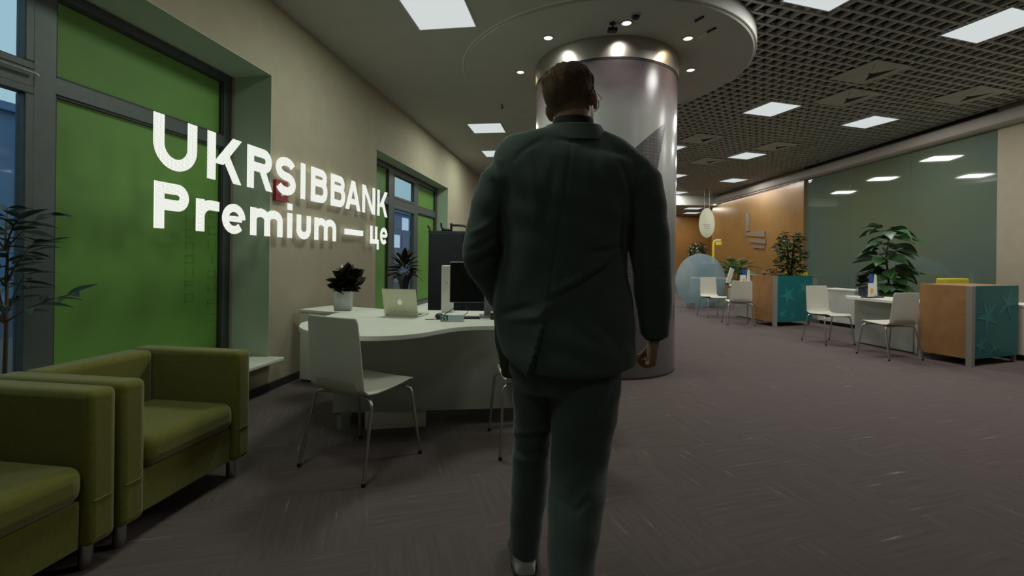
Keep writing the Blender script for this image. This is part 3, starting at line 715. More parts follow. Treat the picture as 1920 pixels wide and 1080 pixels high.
# things on the desk
def leaf_mesh(name, L_, w, m, bend=.25, fold=.12, pts=6):
    mb = MB(); vs = []
    for i in range(pts+1):
        u = i/pts; ww = w*math.sin(PI*(u**.8))*.5+.0004; z = -bend*L_*u*u
        vs += [(L_*u, -ww, z+fold*ww), (L_*u, 0, z), (L_*u, ww, z+fold*ww)]
    fs = []
    for i in range(pts):
        for q in range(2): fs.append((3*i+q, 3*i+q+1, 3*i+q+4, 3*i+q+3))
    mb.add(vs, fs); me = mb.mesh(name, m, True); return me
def put_leaf(me, parent, p, az, el, roll=0, sc=1.0, name='leaf'):
    o = bpy.data.objects.new(name, me); C.objects.link(o); o.parent = parent; o.location = p
    o.rotation_euler = (Matrix.Rotation(az, 3, 'Z') @ Matrix.Rotation(-el, 3, 'Y') @ Matrix.Rotation(roll, 3, 'X')).to_euler(); o.scale = (sc, sc, sc); return o

t = thing('potted_plant', 'dark leafy plant in a square white pot on the desk', 'plant', (-1.455, 3.96, DZ))
R = [[(x*w, y*w, z) for x, y in ((-1,-1),(1,-1),(1,1),(-1,1))] for w, z in ((.068, 0), (.08, .17), (.07, .17), (.066, .13))]
MB().rings(R).build('pot', M_pot, t, bevel=.006, rz=.25); MB().box(-.062, .062, -.062, .062, .125, .14).build('soil', M_soil, t, rz=.25)
lm = leaf_mesh('dark_leaf', .135, .10, M_leafdark, .22, .12)
for k in range(60):
    az = k*2.399; lvl = k/60; el = .25+lvl*1.0
    if k < 14:
        p = (.02*math.cos(az), .02*math.sin(az), .16+.05*random.random())
    else:
        p = (.05*math.cos(az)*(1-lvl)+.04, .03*math.sin(az), .18+.10*lvl)
    put_leaf(lm, t, p, az, el-.25+.5*random.random(), random.uniform(-1.0, 1.0), .85+.4*random.random())
st_ = MB()
for k in range(5): st_.tube([(0, 0, .13), (.02*math.cos(k*1.3)+.02, .02*math.sin(k*1.3), .2+.03*k)], .004, 6)
st_.build('stems', M_stem, t)

t = thing('laptop', 'open silver laptop seen from behind its lid on the desk', 'laptop', (-.86, 3.60, DZ), math.radians(-14))
MB().box(-.145, .145, -.01, .20, .0, .012).build('base', M_alu, t, bevel=.004)
MB().box(-.125, .125, .03, .10, .012, .0135).build('keyboard', M_black, t)
R_ = Matrix.Translation((0, -.008, .012)) @ Matrix.Rotation(math.radians(14), 4, 'X')
ld = MB().box(-.145, .145, -.006, 0, 0, .215, R_).build('lid', M_alu, t, bevel=.003)
MB().box(-.135, .135, 0, .001, .01, .205, R_).build('screen', M_screen, ld)
em = MB(); n_ = 18; poly = []
for q in range(n_):
    a_ = 2*PI*q/n_; r_ = .021*(1-.18*max(0, math.cos(a_-PI/2))**8+.02*math.cos(2*a_)); poly.append((r_*math.cos(a_)*.92, r_*math.sin(a_)))
bx = MB(); Me = R_ @ Matrix.Translation((0, -.0075, .108)) @ Matrix.Rotation(PI/2, 4, 'X')
bx.prism(poly, -.001, .001, Me); bx.prism([(.001, .021), (.009, .024), (.010, .032), (.002, .028)], -.001, .001, Me)
bx.build('emblem', M_logo_glow, ld)['label'] = 'pale glowing round fruit-like emblem'

t = thing('monitor', 'black flat monitor on a grey stand half hidden by the man', 'monitor', (-.22, 3.66, DZ), math.radians(8))
MB().box(-.27, .23, -.012, .012, .115, .43).build('screen_panel', M_screen, t, bevel=.004)
MB().box(-.272, .232, -.014, .014, .43, .436).build('top_edge', M_white, t)
MB().box(-.272, .232, .012, .035, .11, .432).build('back_shell', M_greyp, t, bevel=.008)
MB().box(.0, .09, -.03, -.012, .0, .17).build('stand_neck', M_greyp, t, bevel=.003)
MB().box(-.03, .2, -.11, .08, 0, .012).build('stand_base', M_greyp, t, bevel=.003)
t = thing('computer_tower', 'narrow white computer case standing behind the monitor', 'computer', (-.60, 3.90, DZ), math.radians(4))
MB().box(0, .10, 0, .12, 0, .40).build('case', M_white, t, bevel=.008)
MB().box(.02, .08, -.003, 0, .30, .36).build('drive_slot', M_white, t); MB().tube([(.05, 0, .25), (.05, -.004, .25)], .006, 10).build('power_button', M_greyp, t)
t = thing('card_holder', 'pale blue card holder with a green emblem at the desk edge', 'card holder', (-.43, 3.33, DZ), math.radians(3))
MB().box(-.085, .085, 0, .05, 0, .012).build('base', M_paper_w, t)
MB().box(-.085, .085, .0, .006, .012, .05).build('front_plate', mat('pale_blue_acrylic', (.45, .62, .66), .3, noise=.03), t)
gl = MB().box(-.083, -.03, -.002, 0, .010, .049).build('logo_plate', mat('deep_green_print', (.01, .13, .09), .5, noise=.03), t)
s_ = MB()
for (x, z, r) in ((-.068, .038, .006), (-.05, .032, .007), (-.07, .02, .006), (-.045, .018, .005)):
    s_.box(x-r, x+r, -.003, -.002, z-r*.35, z+r*.35); s_.box(x-r*.35, x+r*.35, -.003, -.002, z-r, z+r)
s_.build('star', M_paper_w, gl)
t = thing('mouse', 'black puck-like mouse with a thin cable on the desk', 'mouse', (-.545, 3.47, DZ))
MB().ell((0, 0, .022), (.034, .04, .024)).build('body', M_black, t, smooth=True)
MB().tube([(.02, .02, .02), (.06, .06, .05), (.11, .07, .085), (.17, .08, .095), (.21, .08, .08), (.205, .06, .04), (.15, .03, .008), (.06, 0, .004)], .003, 6).build('cable', M_black, t, smooth=True)
MB().tube([(-.03, -.03, .003), (-.07, -.05, .003), (-.1, -.04, .003)], .003, 6).build('cable_end', M_black, t)
t = thing('keyboard', 'flat black keyboard behind the card holder', 'keyboard', (-.36, 3.53, DZ), math.radians(5))
MB().box(-.12, .12, -.045, .045, 0, .012).build('body', M_black, t, bevel=.003)
for i in range(4):
    for j in range(10): MB().box(-.112+j*.0226, -.094+j*.0226, -.038+i*.02, -.022+i*.02, .012, .015).build('key', M_black, t)
t = thing('pen_tray', 'small dark box with papers beside the monitor stand', 'tray', (-.12, 3.50, DZ), .2)
MB().box(-.04, .04, -.03, .03, 0, .05).build('box', M_black, t, bevel=.003); MB().box(-.036, .036, -.026, .026, .05, .058).build('papers', M_paper_w, t)

# tall vase with plant by the second window
t = thing('vase_plant', 'bushy plant in a slim dark tapered vase before the second window', 'plant', (-1.19, 5.05, 0)); t.scale = (1.1, 1.1, 1.12)
MB().lathe([(.001, 0), (.10, 0), (.10, .015), (.03, .03), (.028, .45), (.032, .72), (.055, .84), (.09, .90), (.084, .90), (.05, .85), (.001, .84)], 20).build('vase', M_vase, t, smooth=40)
lm2 = leaf_mesh('slim_leaf', .15, .05, M_leafdark, .25, .3)
for k in range(46):
    az = k*2.399; l = k/46; el = -.2+1.4*l
    put_leaf(lm2, t, (.05*math.cos(az)*(1-.5*l), .05*math.sin(az)*(1-.5*l), .90+.14*l), az, el, random.uniform(-.5, .5), .75+.4*random.random())

# leafy plant at the left edge
t = thing('olive_plant', 'tall grey-green plant with slender leaves reaching in from the left edge', 'plant', W(-.08, -1.93))
t.location.z = .305
MB().lathe([(.001, 0), (.085, 0), (.10, .17), (.092, .17), (.085, .15), (.001, .15)], 20).build('pot', M_pot, t, smooth=40)
lm3 = leaf_mesh('slender_leaf', .13, .042, M_leafpale, .18, .35)
twig = MB(); tips = []
for k in range(13):
    az = -1.2+k*.42+random.uniform(-.2, .2); el = random.uniform(.55, 1.35); Lb = random.uniform(.30, .50)
    dv = Vector((math.cos(az)*math.cos(el), math.sin(az)*math.cos(el), math.sin(el)))
    p0 = Vector((0, 0, .55+.36*(k % 3)/2)); pts = [p0+dv*Lb*u+Vector((0, 0, -.10*u*u)) for u in (0, .33, .66, 1)]
    twig.tube(pts, [.005, .004, .003, .002], 6); tips.append((pts, az))
twig.tube([(0, 0, .12), (.01, .0, .5), (0, .01, .95)], [.010, .008, .005], 8)
twig.build('twigs', M_stem, t, smooth=True)
for pts, az in tips:
    for q in range(8):
        u = .25+.75*q/7; i = min(2, int(u*3)); f_ = u*3-i; p = pts[i].lerp(pts[i+1], f_)
        put_leaf(lm3, t, p, az+(-1)**q*.7, random.uniform(-.1, .6), random.uniform(-.6, .6), .75+.4*random.random())

# ------------------------------------------------------------------ right side furniture
FA = math.radians(19)
def star_poly(c, r, rot, sq=.34):
    pts = []
    for k in range(10):
        a_ = rot+2*PI*k/10; rr = r if k % 2 == 0 else r*sq
        pts.append((c[0]+rr*math.cos(a_), c[1]+rr*math.sin(a_)))
    return pts
def planter(label, loc, group, soil):
    """origin: the near corner post; x along the teal face, y along the orange face"""
    t = thing('planter_cabinet', label, 'planter', (loc[0], loc[1], 0), FA, group)
    wx, wy, h = .93, .50, .945
    MB().box(-.03, .03, -.03, .03, 0, h).build('corner_post', M_greypost, t, bevel=.004)
    for x, y in ((wx-.03, 0), (0, wy-.03), (wx-.03, wy-.03)):
        MB().box(x-.02, x+.02, y-.0, y+.04, 0, .09).build('leg', M_greypost, t)
    MB().box(-.012, .012, .03, wy, .085, h-.002).build('orange_panel', M_orange, t, bevel=.002)['label'] = 'warm orange wood side panel'
    tp = MB().box(.03, wx, -.012, .012, .085, h-.002).build('teal_panel', M_teal, t, bevel=.002); tp['label'] = 'teal front panel with pale flying stars'
    MB().box(wx-.012, wx+.012, .012, wy, .085, h-.002).build('orange_panel', M_orange, t)
    MB().box(0, wx, wy-.012, wy+.012, .085, h-.002).build('back_panel', M_orange, t)
    MB().box(.012, wx-.012, .012, wy-.012, .085, .105).build('floor_panel', M_orange, t)
    Mx = Matrix(((1,0,0,0),(0,0,-1,-.0135),(0,1,0,0),(0,0,0,1)))
    for poly in (star_poly((.30, .58), .21, 2.0, .30), star_poly((.17, .24), .13, .6, .30), star_poly((.44, .20), .11, 2.6, .2), star_poly((.70, .72), .21, 2.5, .2)):
        MB().prism(poly, -.001, .001, Mx).build('star', M_star, tp)
    if soil:
        MB().box(.012, wx-.012, .012, wy-.012, .80, .86).build('soil', M_soil, t)
    else:
        MB().box(.012, wx-.012, .012, wy-.012, .93, .944).build('lid', M_orange, t)
    return t
planter('nearer orange and teal planter cabinet at the right edge', (5.38, 5.36), 'orange and teal planter cabinets', False)
planter('farther orange and teal planter cabinet holding a leafy plant', (4.86, 8.44), 'orange and teal planter cabinets', True)
def yellow_chair(label, loc, rz):
    t = thing('yellow_armchair', label, 'armchair', (loc[0], loc[1], 0), rz, 'yellow armchairs behind the planters')
    MB().box(-.28, .28, .18, .30, .35, .99).build('backrest', M_yellow, t, bevel=.02, seg=3, smooth=40)
    MB().box(-.28, .28, -.28, .18, .35, .46).build('seat', M_yellow, t, bevel=.02, seg=3, smooth=40)
    for x in (-.24, .24):
        for y in (-.24, .24): MB().lathe([(.015, 0), (.015, .35)], 10, (x, y, 0)).build('leg', M_chrome, t)
yellow_chair('yellow chair back showing above the nearer planter', (6.52, 6.46), FA)
yellow_chair('yellow chair back just showing above the farther planter', (6.15, 9.55), FA)

def desk(label, loc, group):
    """origin: near-left corner of the top; y runs away along the desk, x towards the wall"""
    t = thing('service_desk', label, 'desk', (loc[0], loc[1], 0), math.radians(12), group)
    z = .70; L_ = .98
    e = [(.62, 0), (.03, 0), (0, .05), (0, L_*.5)] + [(.10*u*u, L_*(.5+.45*u)) for u in (.25, .5, .75, 1)] + [(.16, L_), (.62, L_)]
    MB().prism(e, z-.04, z).build('desktop', M_white, t, bevel=.004)
    MB().box(.22, .25, .06, L_-.1, .02, z-.04).build('modesty_panel', M_deskpanel, t)
    MB().box(.25, .60, .03, .06, 0, z-.04).build('end_panel', M_white, t); MB().box(.25, .60, L_-.13, L_-.10, 0, z-.04).build('end_panel', M_white, t)
    return t
def low_cabinet(label, loc, group):
    t = thing('low_cabinet', label, 'cabinet', (loc[0], loc[1], 0), math.radians(17), group)
    MB().box(0, .5, 0, .72, .07, .67).build('body', M_white, t, bevel=.003); MB().box(-.01, .51, -.01, .73, .67, .695).build('cabinet_top', M_white, t); MB().box(.03, .47, .03, .69, 0, .07).build('plinth', M_black, t)
low_cabinet('low white cabinet between the nearer desk and the glass wall', (6.24, 8.33), 'low white cabinets')
low_cabinet('low white cabinet cut by the right edge of the picture', (6.52, 5.30), 'low white cabinets')
desk('white service desk before the green glass with two chairs', (5.14, 5.98), 'white service desks')
desk('far white service desk behind the farther planter', (4.86, 9.10), 'white service desks')

def leaf_cloud(mb, c, rad, n, L_, w, droop=.2):
    for _ in range(n):
        while True:
            d_ = rng.uniform(-1, 1, 3)
            if .25 < np.dot(d_, d_) <= 1: break
        p = Vector((c[0]+d_[0]*rad[0], c[1]+d_[1]*rad[1], c[2]+d_[2]*rad[2]))
        az = math.atan2(d_[1], d_[0])+rng.uniform(-.8, .8); el = rng.uniform(-.5, .5)
        f = Vector((math.cos(az)*math.cos(el), math.sin(az)*math.cos(el), math.sin(el))); s = Vector((-math.sin(az), math.cos(az), rng.uniform(-.3, .3)))*w/2
        k = L_*rng.uniform(.7, 1.25); mb.add([p, p+f*k*.45+s, p+f*k+Vector((0, 0, -droop*k)), p+f*k*.45-s], [(0, 1, 2, 3)])
    return mb
# plant in the farther planter
t = thing('ficus_tree', 'tall feathery dark green plant rising from the farther planter', 'plant', (5.35, 8.80, .86))
tr = MB(); fo = MB()
for k in range(7):
    a_ = k*.9; top_ = Vector((.10*math.cos(a_)+(.03 if k % 2 else 0), .10*math.sin(a_), .55+.06*k)); tr.tube([(0.02*math.cos(a_), .02*math.sin(a_), -.06), top_*.5, top_], [.012, .009, .004], 6)
for (x, z, r, n) in ((0, .80, .20, 140), (-.05, .62, .22, 170), (.06, .48, .24, 170), (-.06, .33, .20, 140), (.08, .22, .18, 110), (.0, .10, .15, 70)):
    leaf_cloud(fo, (x, 0, z), (r, r*.8, .11), n, .11, .05)
tr.build('stems', M_stem, t); tag(fo.build('foliage', M_leaf, t, smooth=True), kind='stuff')
t = thing('small_bush', 'small dark round bush at the left end of the farther planter', 'plant', (4.96, 8.74, .86))
f2 = leaf_cloud(MB(), (0, 0, .10), (.12, .12, .12), 150, .07, .045); tag(f2.build('foliage', M_leafdark, t, smooth=True), kind='stuff'); MB().tube([(0, 0, -.04), (0, 0, .1)], .01, 8).build('stem', M_stem, t)
# big leafy plant before the glass wall: each leaf its own piece
t = thing('large_leaf_plant', 'big broad-leaved plant in front of the green glass wall', 'plant', (6.20, 7.55, 0))
MB().lathe([(.001, 0), (.16, 0), (.20, .36), (.185, .36), (.17, .32), (.001, .32)], 24).build('pot', M_pot, t, smooth=40)
lmB = leaf_mesh('broad_leaf', .36, .21, M_leaf2, .28, .3, 7); lmC = leaf_mesh('broad_leaf_dark', .32, .19, M_leaf, .35, .3, 7)
tk = MB()
for i, (zt, R_0, n) in enumerate(((1.76, .18, 9), (1.62, .18, 9), (1.46, .20, 11), (1.30, .18, 11), (1.14, .20, 12), (.98, .22, 12), (.84, .24, 12), (.70, .24, 10))):
    cx = .07*math.sin(i*1.7)
    for k in range(n):
        az = 2*PI*k/n+i*.5+random.uniform(-.25, .25); p = (cx+.10*math.cos(az), .10*math.sin(az), zt+random.uniform(-.05, .05))
        put_leaf(lmB if (i+k) % 3 else lmC, t, p, az, random.uniform(-.35, .45), random.uniform(-.5, .5), .75+.35*random.random())
tk.tube([(0, 0, .3), (.03, 0, .8), (-.02, .01, 1.3), (.02, 0, 1.72)], [.022, .018, .013, .008], 8)
tk.build('stem', M_stem, t, smooth=True)
t = thing('desk_plant', 'small dark leafy plant on the white desk before the glass', 'plant', (5.30, 6.90, .70)); t.scale = (.85, .85, .85)
MB().lathe([(.001, 0), (.06, 0), (.075, .16), (.068, .16), (.06, .14), (.001, .14)], 18).build('pot', M_vase, t, smooth=40)
for k in range(24):
    az = k*2.399; l = k/24; put_leaf(lm, t, (.02*math.cos(az), .02*math.sin(az), .15+.16*l), az, .0+1.2*l, random.uniform(-.4, .4), 1.0+.25*random.random())
# brochures
def brochures(label, loc, rz):
    t = thing('brochure_stand', label, 'brochure stand', loc, rz, 'brochure stands on the service desks'); t.scale = (1.25, 1.25, 1.25)
    MB().box(-.14, .14, -.05, .05, 0, .012).build('base', M_black, t)
    c_ = MB().box(-.14, -.02, -.03, -.024, .012, .17).build('card', M_paper_w, t); MB().prism(arc(-.07, .08, .035, 0, 360, 14)[:-1], .0245, .0305, Matrix.Rotation(PI/2, 4, 'X')).build('sun_print', M_paper_y, c_)
    MB().box(-.04, .03, -.005, .0, .012, .27, Matrix.Rotation(-.16, 4, 'Y')).build('leaflet', M_paper_b, t)
    MB().prism([(.04, .012), (.13, .012), (.11, .26), (.075, .27)], -.02, -.014, Matrix.Rotation(PI/2, 4, 'X')).build('leaflet', M_paper_w, t)
brochures('white, blue and yellow brochures on the nearer service desk', (5.22, 6.62, .70), math.radians(25))
brochures('tiny blue, white and yellow brochures on the far service desk', (5.00, 9.80, .70), math.radians(20))

# palm behind the far desk
t = thing('potted_palm', 'fan-leaved palm in front of the orange wall', 'plant', (6.50, 13.3, 0))
MB().lathe([(.001, 0), (.17, 0), (.21, .4), (.19, .4), (.18, .36), (.001, .36)], 20).build('pot', M_pot, t, smooth=40)
for k in range(15):
    az = k*2.399; el = .25+.075*k; Lf = .75; fr_ = MB(); R0 = Vector((math.cos(az)*math.cos(el), math.sin(az)*math.cos(el), math.sin(el)))
    sd = Vector((-math.sin(az), math.cos(az), 0)); base = Vector((0, 0, .36)); pts = [base+R0*Lf*u+Vector((0, 0, .55*min(u*2, 1)-.35*u*u)) for u in np.linspace(0, 1, 9)]
    fr_.tube(pts, [.010-.0009*i for i in range(9)], 5)
    for i in range(3, 9):
        for s_ in (-1, 1):
            p = pts[i]; tip = p+(sd*s_*.8+R0*.7).normalized()*.26+Vector((0, 0, -.06)); w_ = (pts[i]-pts[i-1])*.28
            fr_.add([p-w_, p+w_, tip], [(0, 1, 2)])
    fr_.build('frond', M_leaf2, t)
# round frosted screen and the reception point behind it
t = thing('frosted_round_screen', 'round frosted blue acrylic screen standing before the far desk', 'screen', (4.80, 11.6, 0), math.radians(20)); t.scale = (1.08, 1, 1.05)
R = []
for r in (0.0005, .25, .45, .58, .66, .70, .705):
    R.append([(r*1.04*math.cos(2*PI*q/48), .10*(1-(r/.705)**2)*-1, .66+r*.93*math.sin(2*PI*q/48)) for q in range(48)])
R2 = [[(x, y+.014, z) for x, y, z in r] for r in R[::-1]]
MB().rings(R+R2).build('disc', M_frost, t, smooth=40)
for x in (-.3, .3): MB().box(x-.02, x+.02, -.12, .12, 0, .14).build('foot', M_chrome, t)
t = thing('reception_counter', 'pale green counter block seen behind the frosted screen', 'counter', (5.22, 11.92, 0), math.radians(20))
MB().box(-.35, .45, 0, .35, .0, .72).build('body', mat('pale_green_laminate', (.26, .38, .31), .5, noise=.04), t, bevel=.01); MB().box(-.4, .5, -.03, .38, .72, .76).build('counter_top', M_white, t)
t = thing('monitor', 'far monitor with a pale top edge above the frosted screen', 'monitor', (5.20, 12.1, .76), math.radians(15))
MB().box(-.22, .22, -.015, .015, .10, .38).build('screen_panel', M_darkcab, t, bevel=.004); MB().box(-.22, .22, -.017, .017, .38, .395).build('top_edge', M_white, t); MB().box(-.03, .03, -.02, .02, .0, .1).build('stand', M_black, t)
t = thing('tilted_board', 'white tilted panel standing beside the frosted screen', 'board', (5.62, 11.9, .62), math.radians(20))
MB().box(-.07, .07, -.01, .01, 0, .42, Matrix.Rotation(.35, 4, 'Y')).build('panel', M_white, t, bevel=.004); MB().box(-.05, .05, -.05, .05, -.02, .01).build('foot', M_black, t); MB().lathe([(.012, -.62), (.012, -.02)], 10).build('post', M_greyp, t)
t = thing('far_plant', 'small dark bushy plant behind the frosted screen', 'plant', (5.75, 14.2, 0))
MB().lathe([(.001, 0), (.16, 0), (.2, .7), (.18, .7), (.001, .66)], 18).build('pot', M_pot, t, smooth=40)
f3 = leaf_cloud(MB(), (0, 0, 1.46), (.22, .22, .33), 420, .13, .065); tag(f3.build('foliage', M_leaf, t, smooth=True), kind='stuff'); MB().tube([(0, 0, .6), (0, 0, 1.4)], .015, 8).build('stem', M_stem, t)
# oval sign and yellow lamp
t = thing('oval_sign', 'cream oval board hanging in front of the orange back wall', 'sign', (6.37, 15.0, 2.41), math.radians(-8))
R = [[(.245*k*math.cos(2*PI*q/40), y, .49*k*math.sin(2*PI*q/40)*(1+.08*math.sin(2*PI*q/40))) for q in range(40)] for k, y in ((.97, -.025), (1, -.018), (1, .018), (.97, .025))]
MB().rings(R).build('board', M_cream, t, smooth=40)
for x in (-.08, .08): MB().tube([(x, 0, .45), (x, 0, 1.2)], .004, 6).build('wire', M_chrome, t)
tx = MB()
for i in range(3): tx.box(-.12+.03*i, .12-.02*i, -.027, -.025, -.02-.06*i, -.005-.06*i)
tx.build('faint_text_lines', M_greyp, t)
t = thing('yellow_sign_lamp', 'glossy yellow hooked lamp post below the oval board', 'lamp', (6.42, 14.6, 0))
MB().tube([(0, 0, .02), (0, 0, 1.76), (.03, 0, 1.84), (.12, 0, 1.86), (.20, 0, 1.85)], .035, 10).build('post', M_yellowgloss, t, smooth=40)
MB().box(.05, .24, -.06, .06, 1.70, 1.82).build('head', M_yellowgloss, t, bevel=.02); MB().lathe([(.13, 0), (.13, .015), (.03, .03)], 18).build('base', M_greyp, t)
MB().box(.06, .23, -.055, .055, 1.835, 1.90).build('cap', M_cream, t, bevel=.015)
# metal letter mark on the orange wall
t = thing('wall_emblem', 'grey metal striped emblem on the orange wall', 'sign', (RX-.06, 0, 0))
def onwall(y0, y1, za0, za1, zb0, zb1, name='bar'):
    MB().prism([(y0, za0), (y1, zb0), (y1, zb1), (y0, za1)], .004, .03, Matrix(((0,0,-1,0),(1,0,0,0),(0,1,0,0),(0,0,0,1)))).build(name, M_metsign, t)
onwall(13.45, 14.55, 1.92, 2.10, 2.02, 2.12); onwall(13.4, 14.3, 1.72, 1.86, 1.80, 1.90); onwall(13.45, 14.1, 1.58, 1.68, 1.62, 1.70); onwall(14.35, 14.55, 2.15, 2.72, 2.15, 2.72)

# ------------------------------------------------------------------ outside the windows
struct(wbuild(MB().box(-40, -.62, -45, 70, -.45, -.35), 'ground', M_street))
bl = thing('office_building', 'blue-grey building across the street seen through the windows', 'building', W(-15, 0), -A)
MB().box(-6, 0, -34, 60, -.35, 5.6).build('wall', M_facade, bl)
MB().box(-6.2, .25, -34, 60, 5.6, 5.85).build('roof_edge', M_facade, bl)
k_ = 0
wm = {q: MB().box(0, .06, 0, 1.7, 0, 1.25).mesh('facade_window', q) for q in (M_fglass, M_flit)}
for i in range(40):
    for j in range(3):
        k_ += 1; mm = M_flit if (i*7+j*3) % 5 == 0 else M_fglass
        o = bpy.data.objects.new('window', wm[mm]); C.objects.link(o); o.parent = bl; o.location = (0, -33+i*2.3, .3+j*1.85)
def car(label, off, s, rz, m_):
    p = W(off, s); t = thing('car', label, 'car', (p.x, p.y, -.35), rz, 'cars in the street')
    prof = [(-2.1, .35), (-2.15, .62), (-2.0, .80), (-1.2, .86), (-.7, 1.36), (.75, 1.40), (1.45, .92), (2.05, .84), (2.18, .6), (2.12, .35)]
    MB().rings([[(x, y*(1 if z < .9 else .86), z) for x, z in prof] for y in (-.86, .86)]).build('body', m_, t, bevel=.05, seg=3, smooth=40)
    for sy in (-1, 1):
        MB().prism([(-1.0, .93), (-.62, 1.30), (.68, 1.33), (1.2, .95)], .775*sy-.004, .775*sy+.012 if sy > 0 else .775*sy-.012, Matrix(((1,0,0,0),(0,0,1,0),(0,1,0,0),(0,0,0,1)))).build('side_window', M_carglass, t)
        for x in (-1.3, 1.35):
            MB().tube([(x, sy*.70, .32), (x, sy*.88, .32)], .32, 20).build('wheel', M_tyre, t)
        MB().box(-2.16, -2.08, sy*.55-.18, sy*.55+.18, .62, .76).build('tail_light', M_tail, t); MB().box(2.1, 2.2, sy*.55-.2, sy*.55+.2, .58, .72).build('head_light', M_headl, t)
    return t
car('pale parked car outside the big window', -4.6, -2.6, PI/2-A, M_car)
car('car with glowing lights outside the second window', -6.0, 8.5, PI/2-A+.1, M_car)
car('second car with glowing lights farther down the street', -9.5, 16.0, -PI/2-A, M_fglass)

# ------------------------------------------------------------------ the walking man
PB = Vector((.185, 1.56, 0))
YB = 1.43   # the cloth of his back
def px(x, y, Y=1.43):
    """silhouette measure of the photograph at the man's distance, as local x, z"""
    k = Y/858.0; return ((x-960)*k-PB.x, 1.2+(486.5-y)*k)
def ring(c, a, b, t, up=None, n=20, ex=2.0):
    """ellipse ring round c, normal t; a across, b in depth"""
    t = Vector(t).normalized(); f = Vector((0, 1, 0)) if up is None else Vector(up); f = (f-t*f.dot(t)).normalized(); s = f.cross(t).normalized(); out = []
    for q in range(n):
        u = 2*PI*q/n; cu, su = math.cos(u), math.sin(u)
        cx = math.copysign(abs(cu)**(2/ex), cu); sy = math.copysign(abs(su)**(2/ex), su)
        out.append(tuple(Vector(c)+s*(a*cx)+f*(b*sy)))
    return out
def limb(mb, P, n=18, round_end=True, ex=2.0):
    """P: list of (x, y, z, a, b)"""
    R = []; V_ = [Vector(p[:3]) for p in P]
    for i, p in enumerate(P):
        t = V_[min(i+1, len(P)-1)]-V_[max(i-1, 0)]; up = (0, 1, 0) if abs(t.normalized().y) < .85 else (0, 0, 1)
        R.append(ring(p[:3], p[3], p[4], t, up, n, ex))
    mb.rings(R); return mb
def dense(P, n=4):
    """smooth interpolation of limb rows"""
    A_ = np.array(P, float); out = []
    for i in range(len(A_)-1):
        p0, p1, p2, p3 = A_[max(i-1, 0)], A_[i], A_[i+1], A_[min(i+2, len(A_)-1)]
        for q in range(n):
            u = q/n; out.append(.5*((2*p1)+(p2-p0)*u+(2*p0-5*p1+4*p2-p3)*u*u+(3*p1-p0-3*p2+p3)*u**3))
    out.append(A_[-1]); return [tuple(map(float, r)) for r in out]
def remeshed(mb, voxel, smooth_it=4):
    me = mb.mesh('tmp'); o = bpy.data.objects.new('tmp', me); C.objects.link(o)
    r = o.modifiers.new('r', 'REMESH'); r.mode = 'VOXEL'; r.voxel_size = voxel
    dg = bpy.context.evaluated_depsgraph_get(); ev = o.evaluated_get(dg); me2 = bpy.data.meshes.new_from_object(ev)
    bpy.data.objects.remove(o); bpy.data.meshes.remove(me)
    nv = len(me2.vertices); co = np.empty(nv*3); me2.vertices.foreach_get('co', co); co = co.reshape(-1, 3)
    ed = np.empty(len(me2.edges)*2, int); me2.edges.foreach_get('vertices', ed); ed = ed.reshape(-1, 2)
    for k in range(smooth_it):
        acc = np.zeros_like(co); cnt = np.zeros(nv)
        np.add.at(acc, ed[:, 0], co[ed[:, 1]]); np.add.at(acc, ed[:, 1], co[ed[:, 0]]); np.add.at(cnt, ed[:, 0], 1); np.add.at(cnt, ed[:, 1], 1)
        co = co*.4+.6*acc/np.maximum(cnt, 1)[:, None]
    me2.vertices.foreach_set('co', co.ravel()); me2.update(); return me2, co
def set_co(me, co): me.vertices.foreach_set('co', co.ravel()); me.update()
def normals(me):
    n = np.empty(len(me.vertices)*3); me.vertex_normals.foreach_get('vector', n); return n.reshape(-1, 3)
def finish(me, name, m, parent=None, loc=None):
    me.materials.clear(); me.materials.append(m); me.name = name
    for p in me.polygons: p.use_smooth = True
    o = bpy.data.objects.new(name, me); C.objects.link(o)
    if parent: o.parent = parent
    if loc is not None: o.location = loc
    return o
HX, HZ = .014, 1.755                   # head centre
HR = Matrix.Rotation(math.radians(-7), 3, 'Y') @ Matrix.Rotation(math.radians(-32), 3, 'Z')   # slight tilt and turn to the right
HC = Vector((HX, .035, HZ))
def hp(x, y, z): return tuple(HC + HR @ Vector((x, y, z)))
bd = MB()
# head: skull, face, jaw (y forward)
bd.ell(hp(0, -.012, .018), (.080, .100, .092), HR.to_4x4().to_3x3(), 24, 16)
bd.ell(hp(0, .025, -.035), (.066, .075, .085), HR, 20, 14)
bd.ell(hp(0, .062, -.088), (.036, .034, .028), HR, 14, 9)
bd.ell(hp(0, .100, -.030), (.013, .022, .022), HR, 12, 8); bd.ell(hp(0, .086, -.002), (.010, .014, .030), HR, 12, 8)      # nose
bd.ell(hp(0, .086, -.068), (.024, .014, .010), HR, 12, 8)                                                             # mouth
bd.ell(hp(0, .078, .018), (.050, .016, .010), HR, 12, 8)                                                              # brow
for s_ in (-1, 1):                                                                                                    # ears
    E_ = HR @ Matrix.Rotation(s_*math.radians(24), 3, 'Z') @ Matrix.Rotation(math.radians(8), 3, 'X')
    bd.ell(hp(s_*.086, .0, -.020), (.010, .021, .034), E_, 14, 10); bd.ell(hp(s_*.083, .004, -.046), (.008, .012, .012), E_, 10, 8)
limb(bd, dense([(.016, -.012, 1.52, .078, .075), (.018, -.005, 1.60, .068, .066), (.018, .005, 1.66, .062, .066), (.014, .02, 1.74, .06, .07)]))
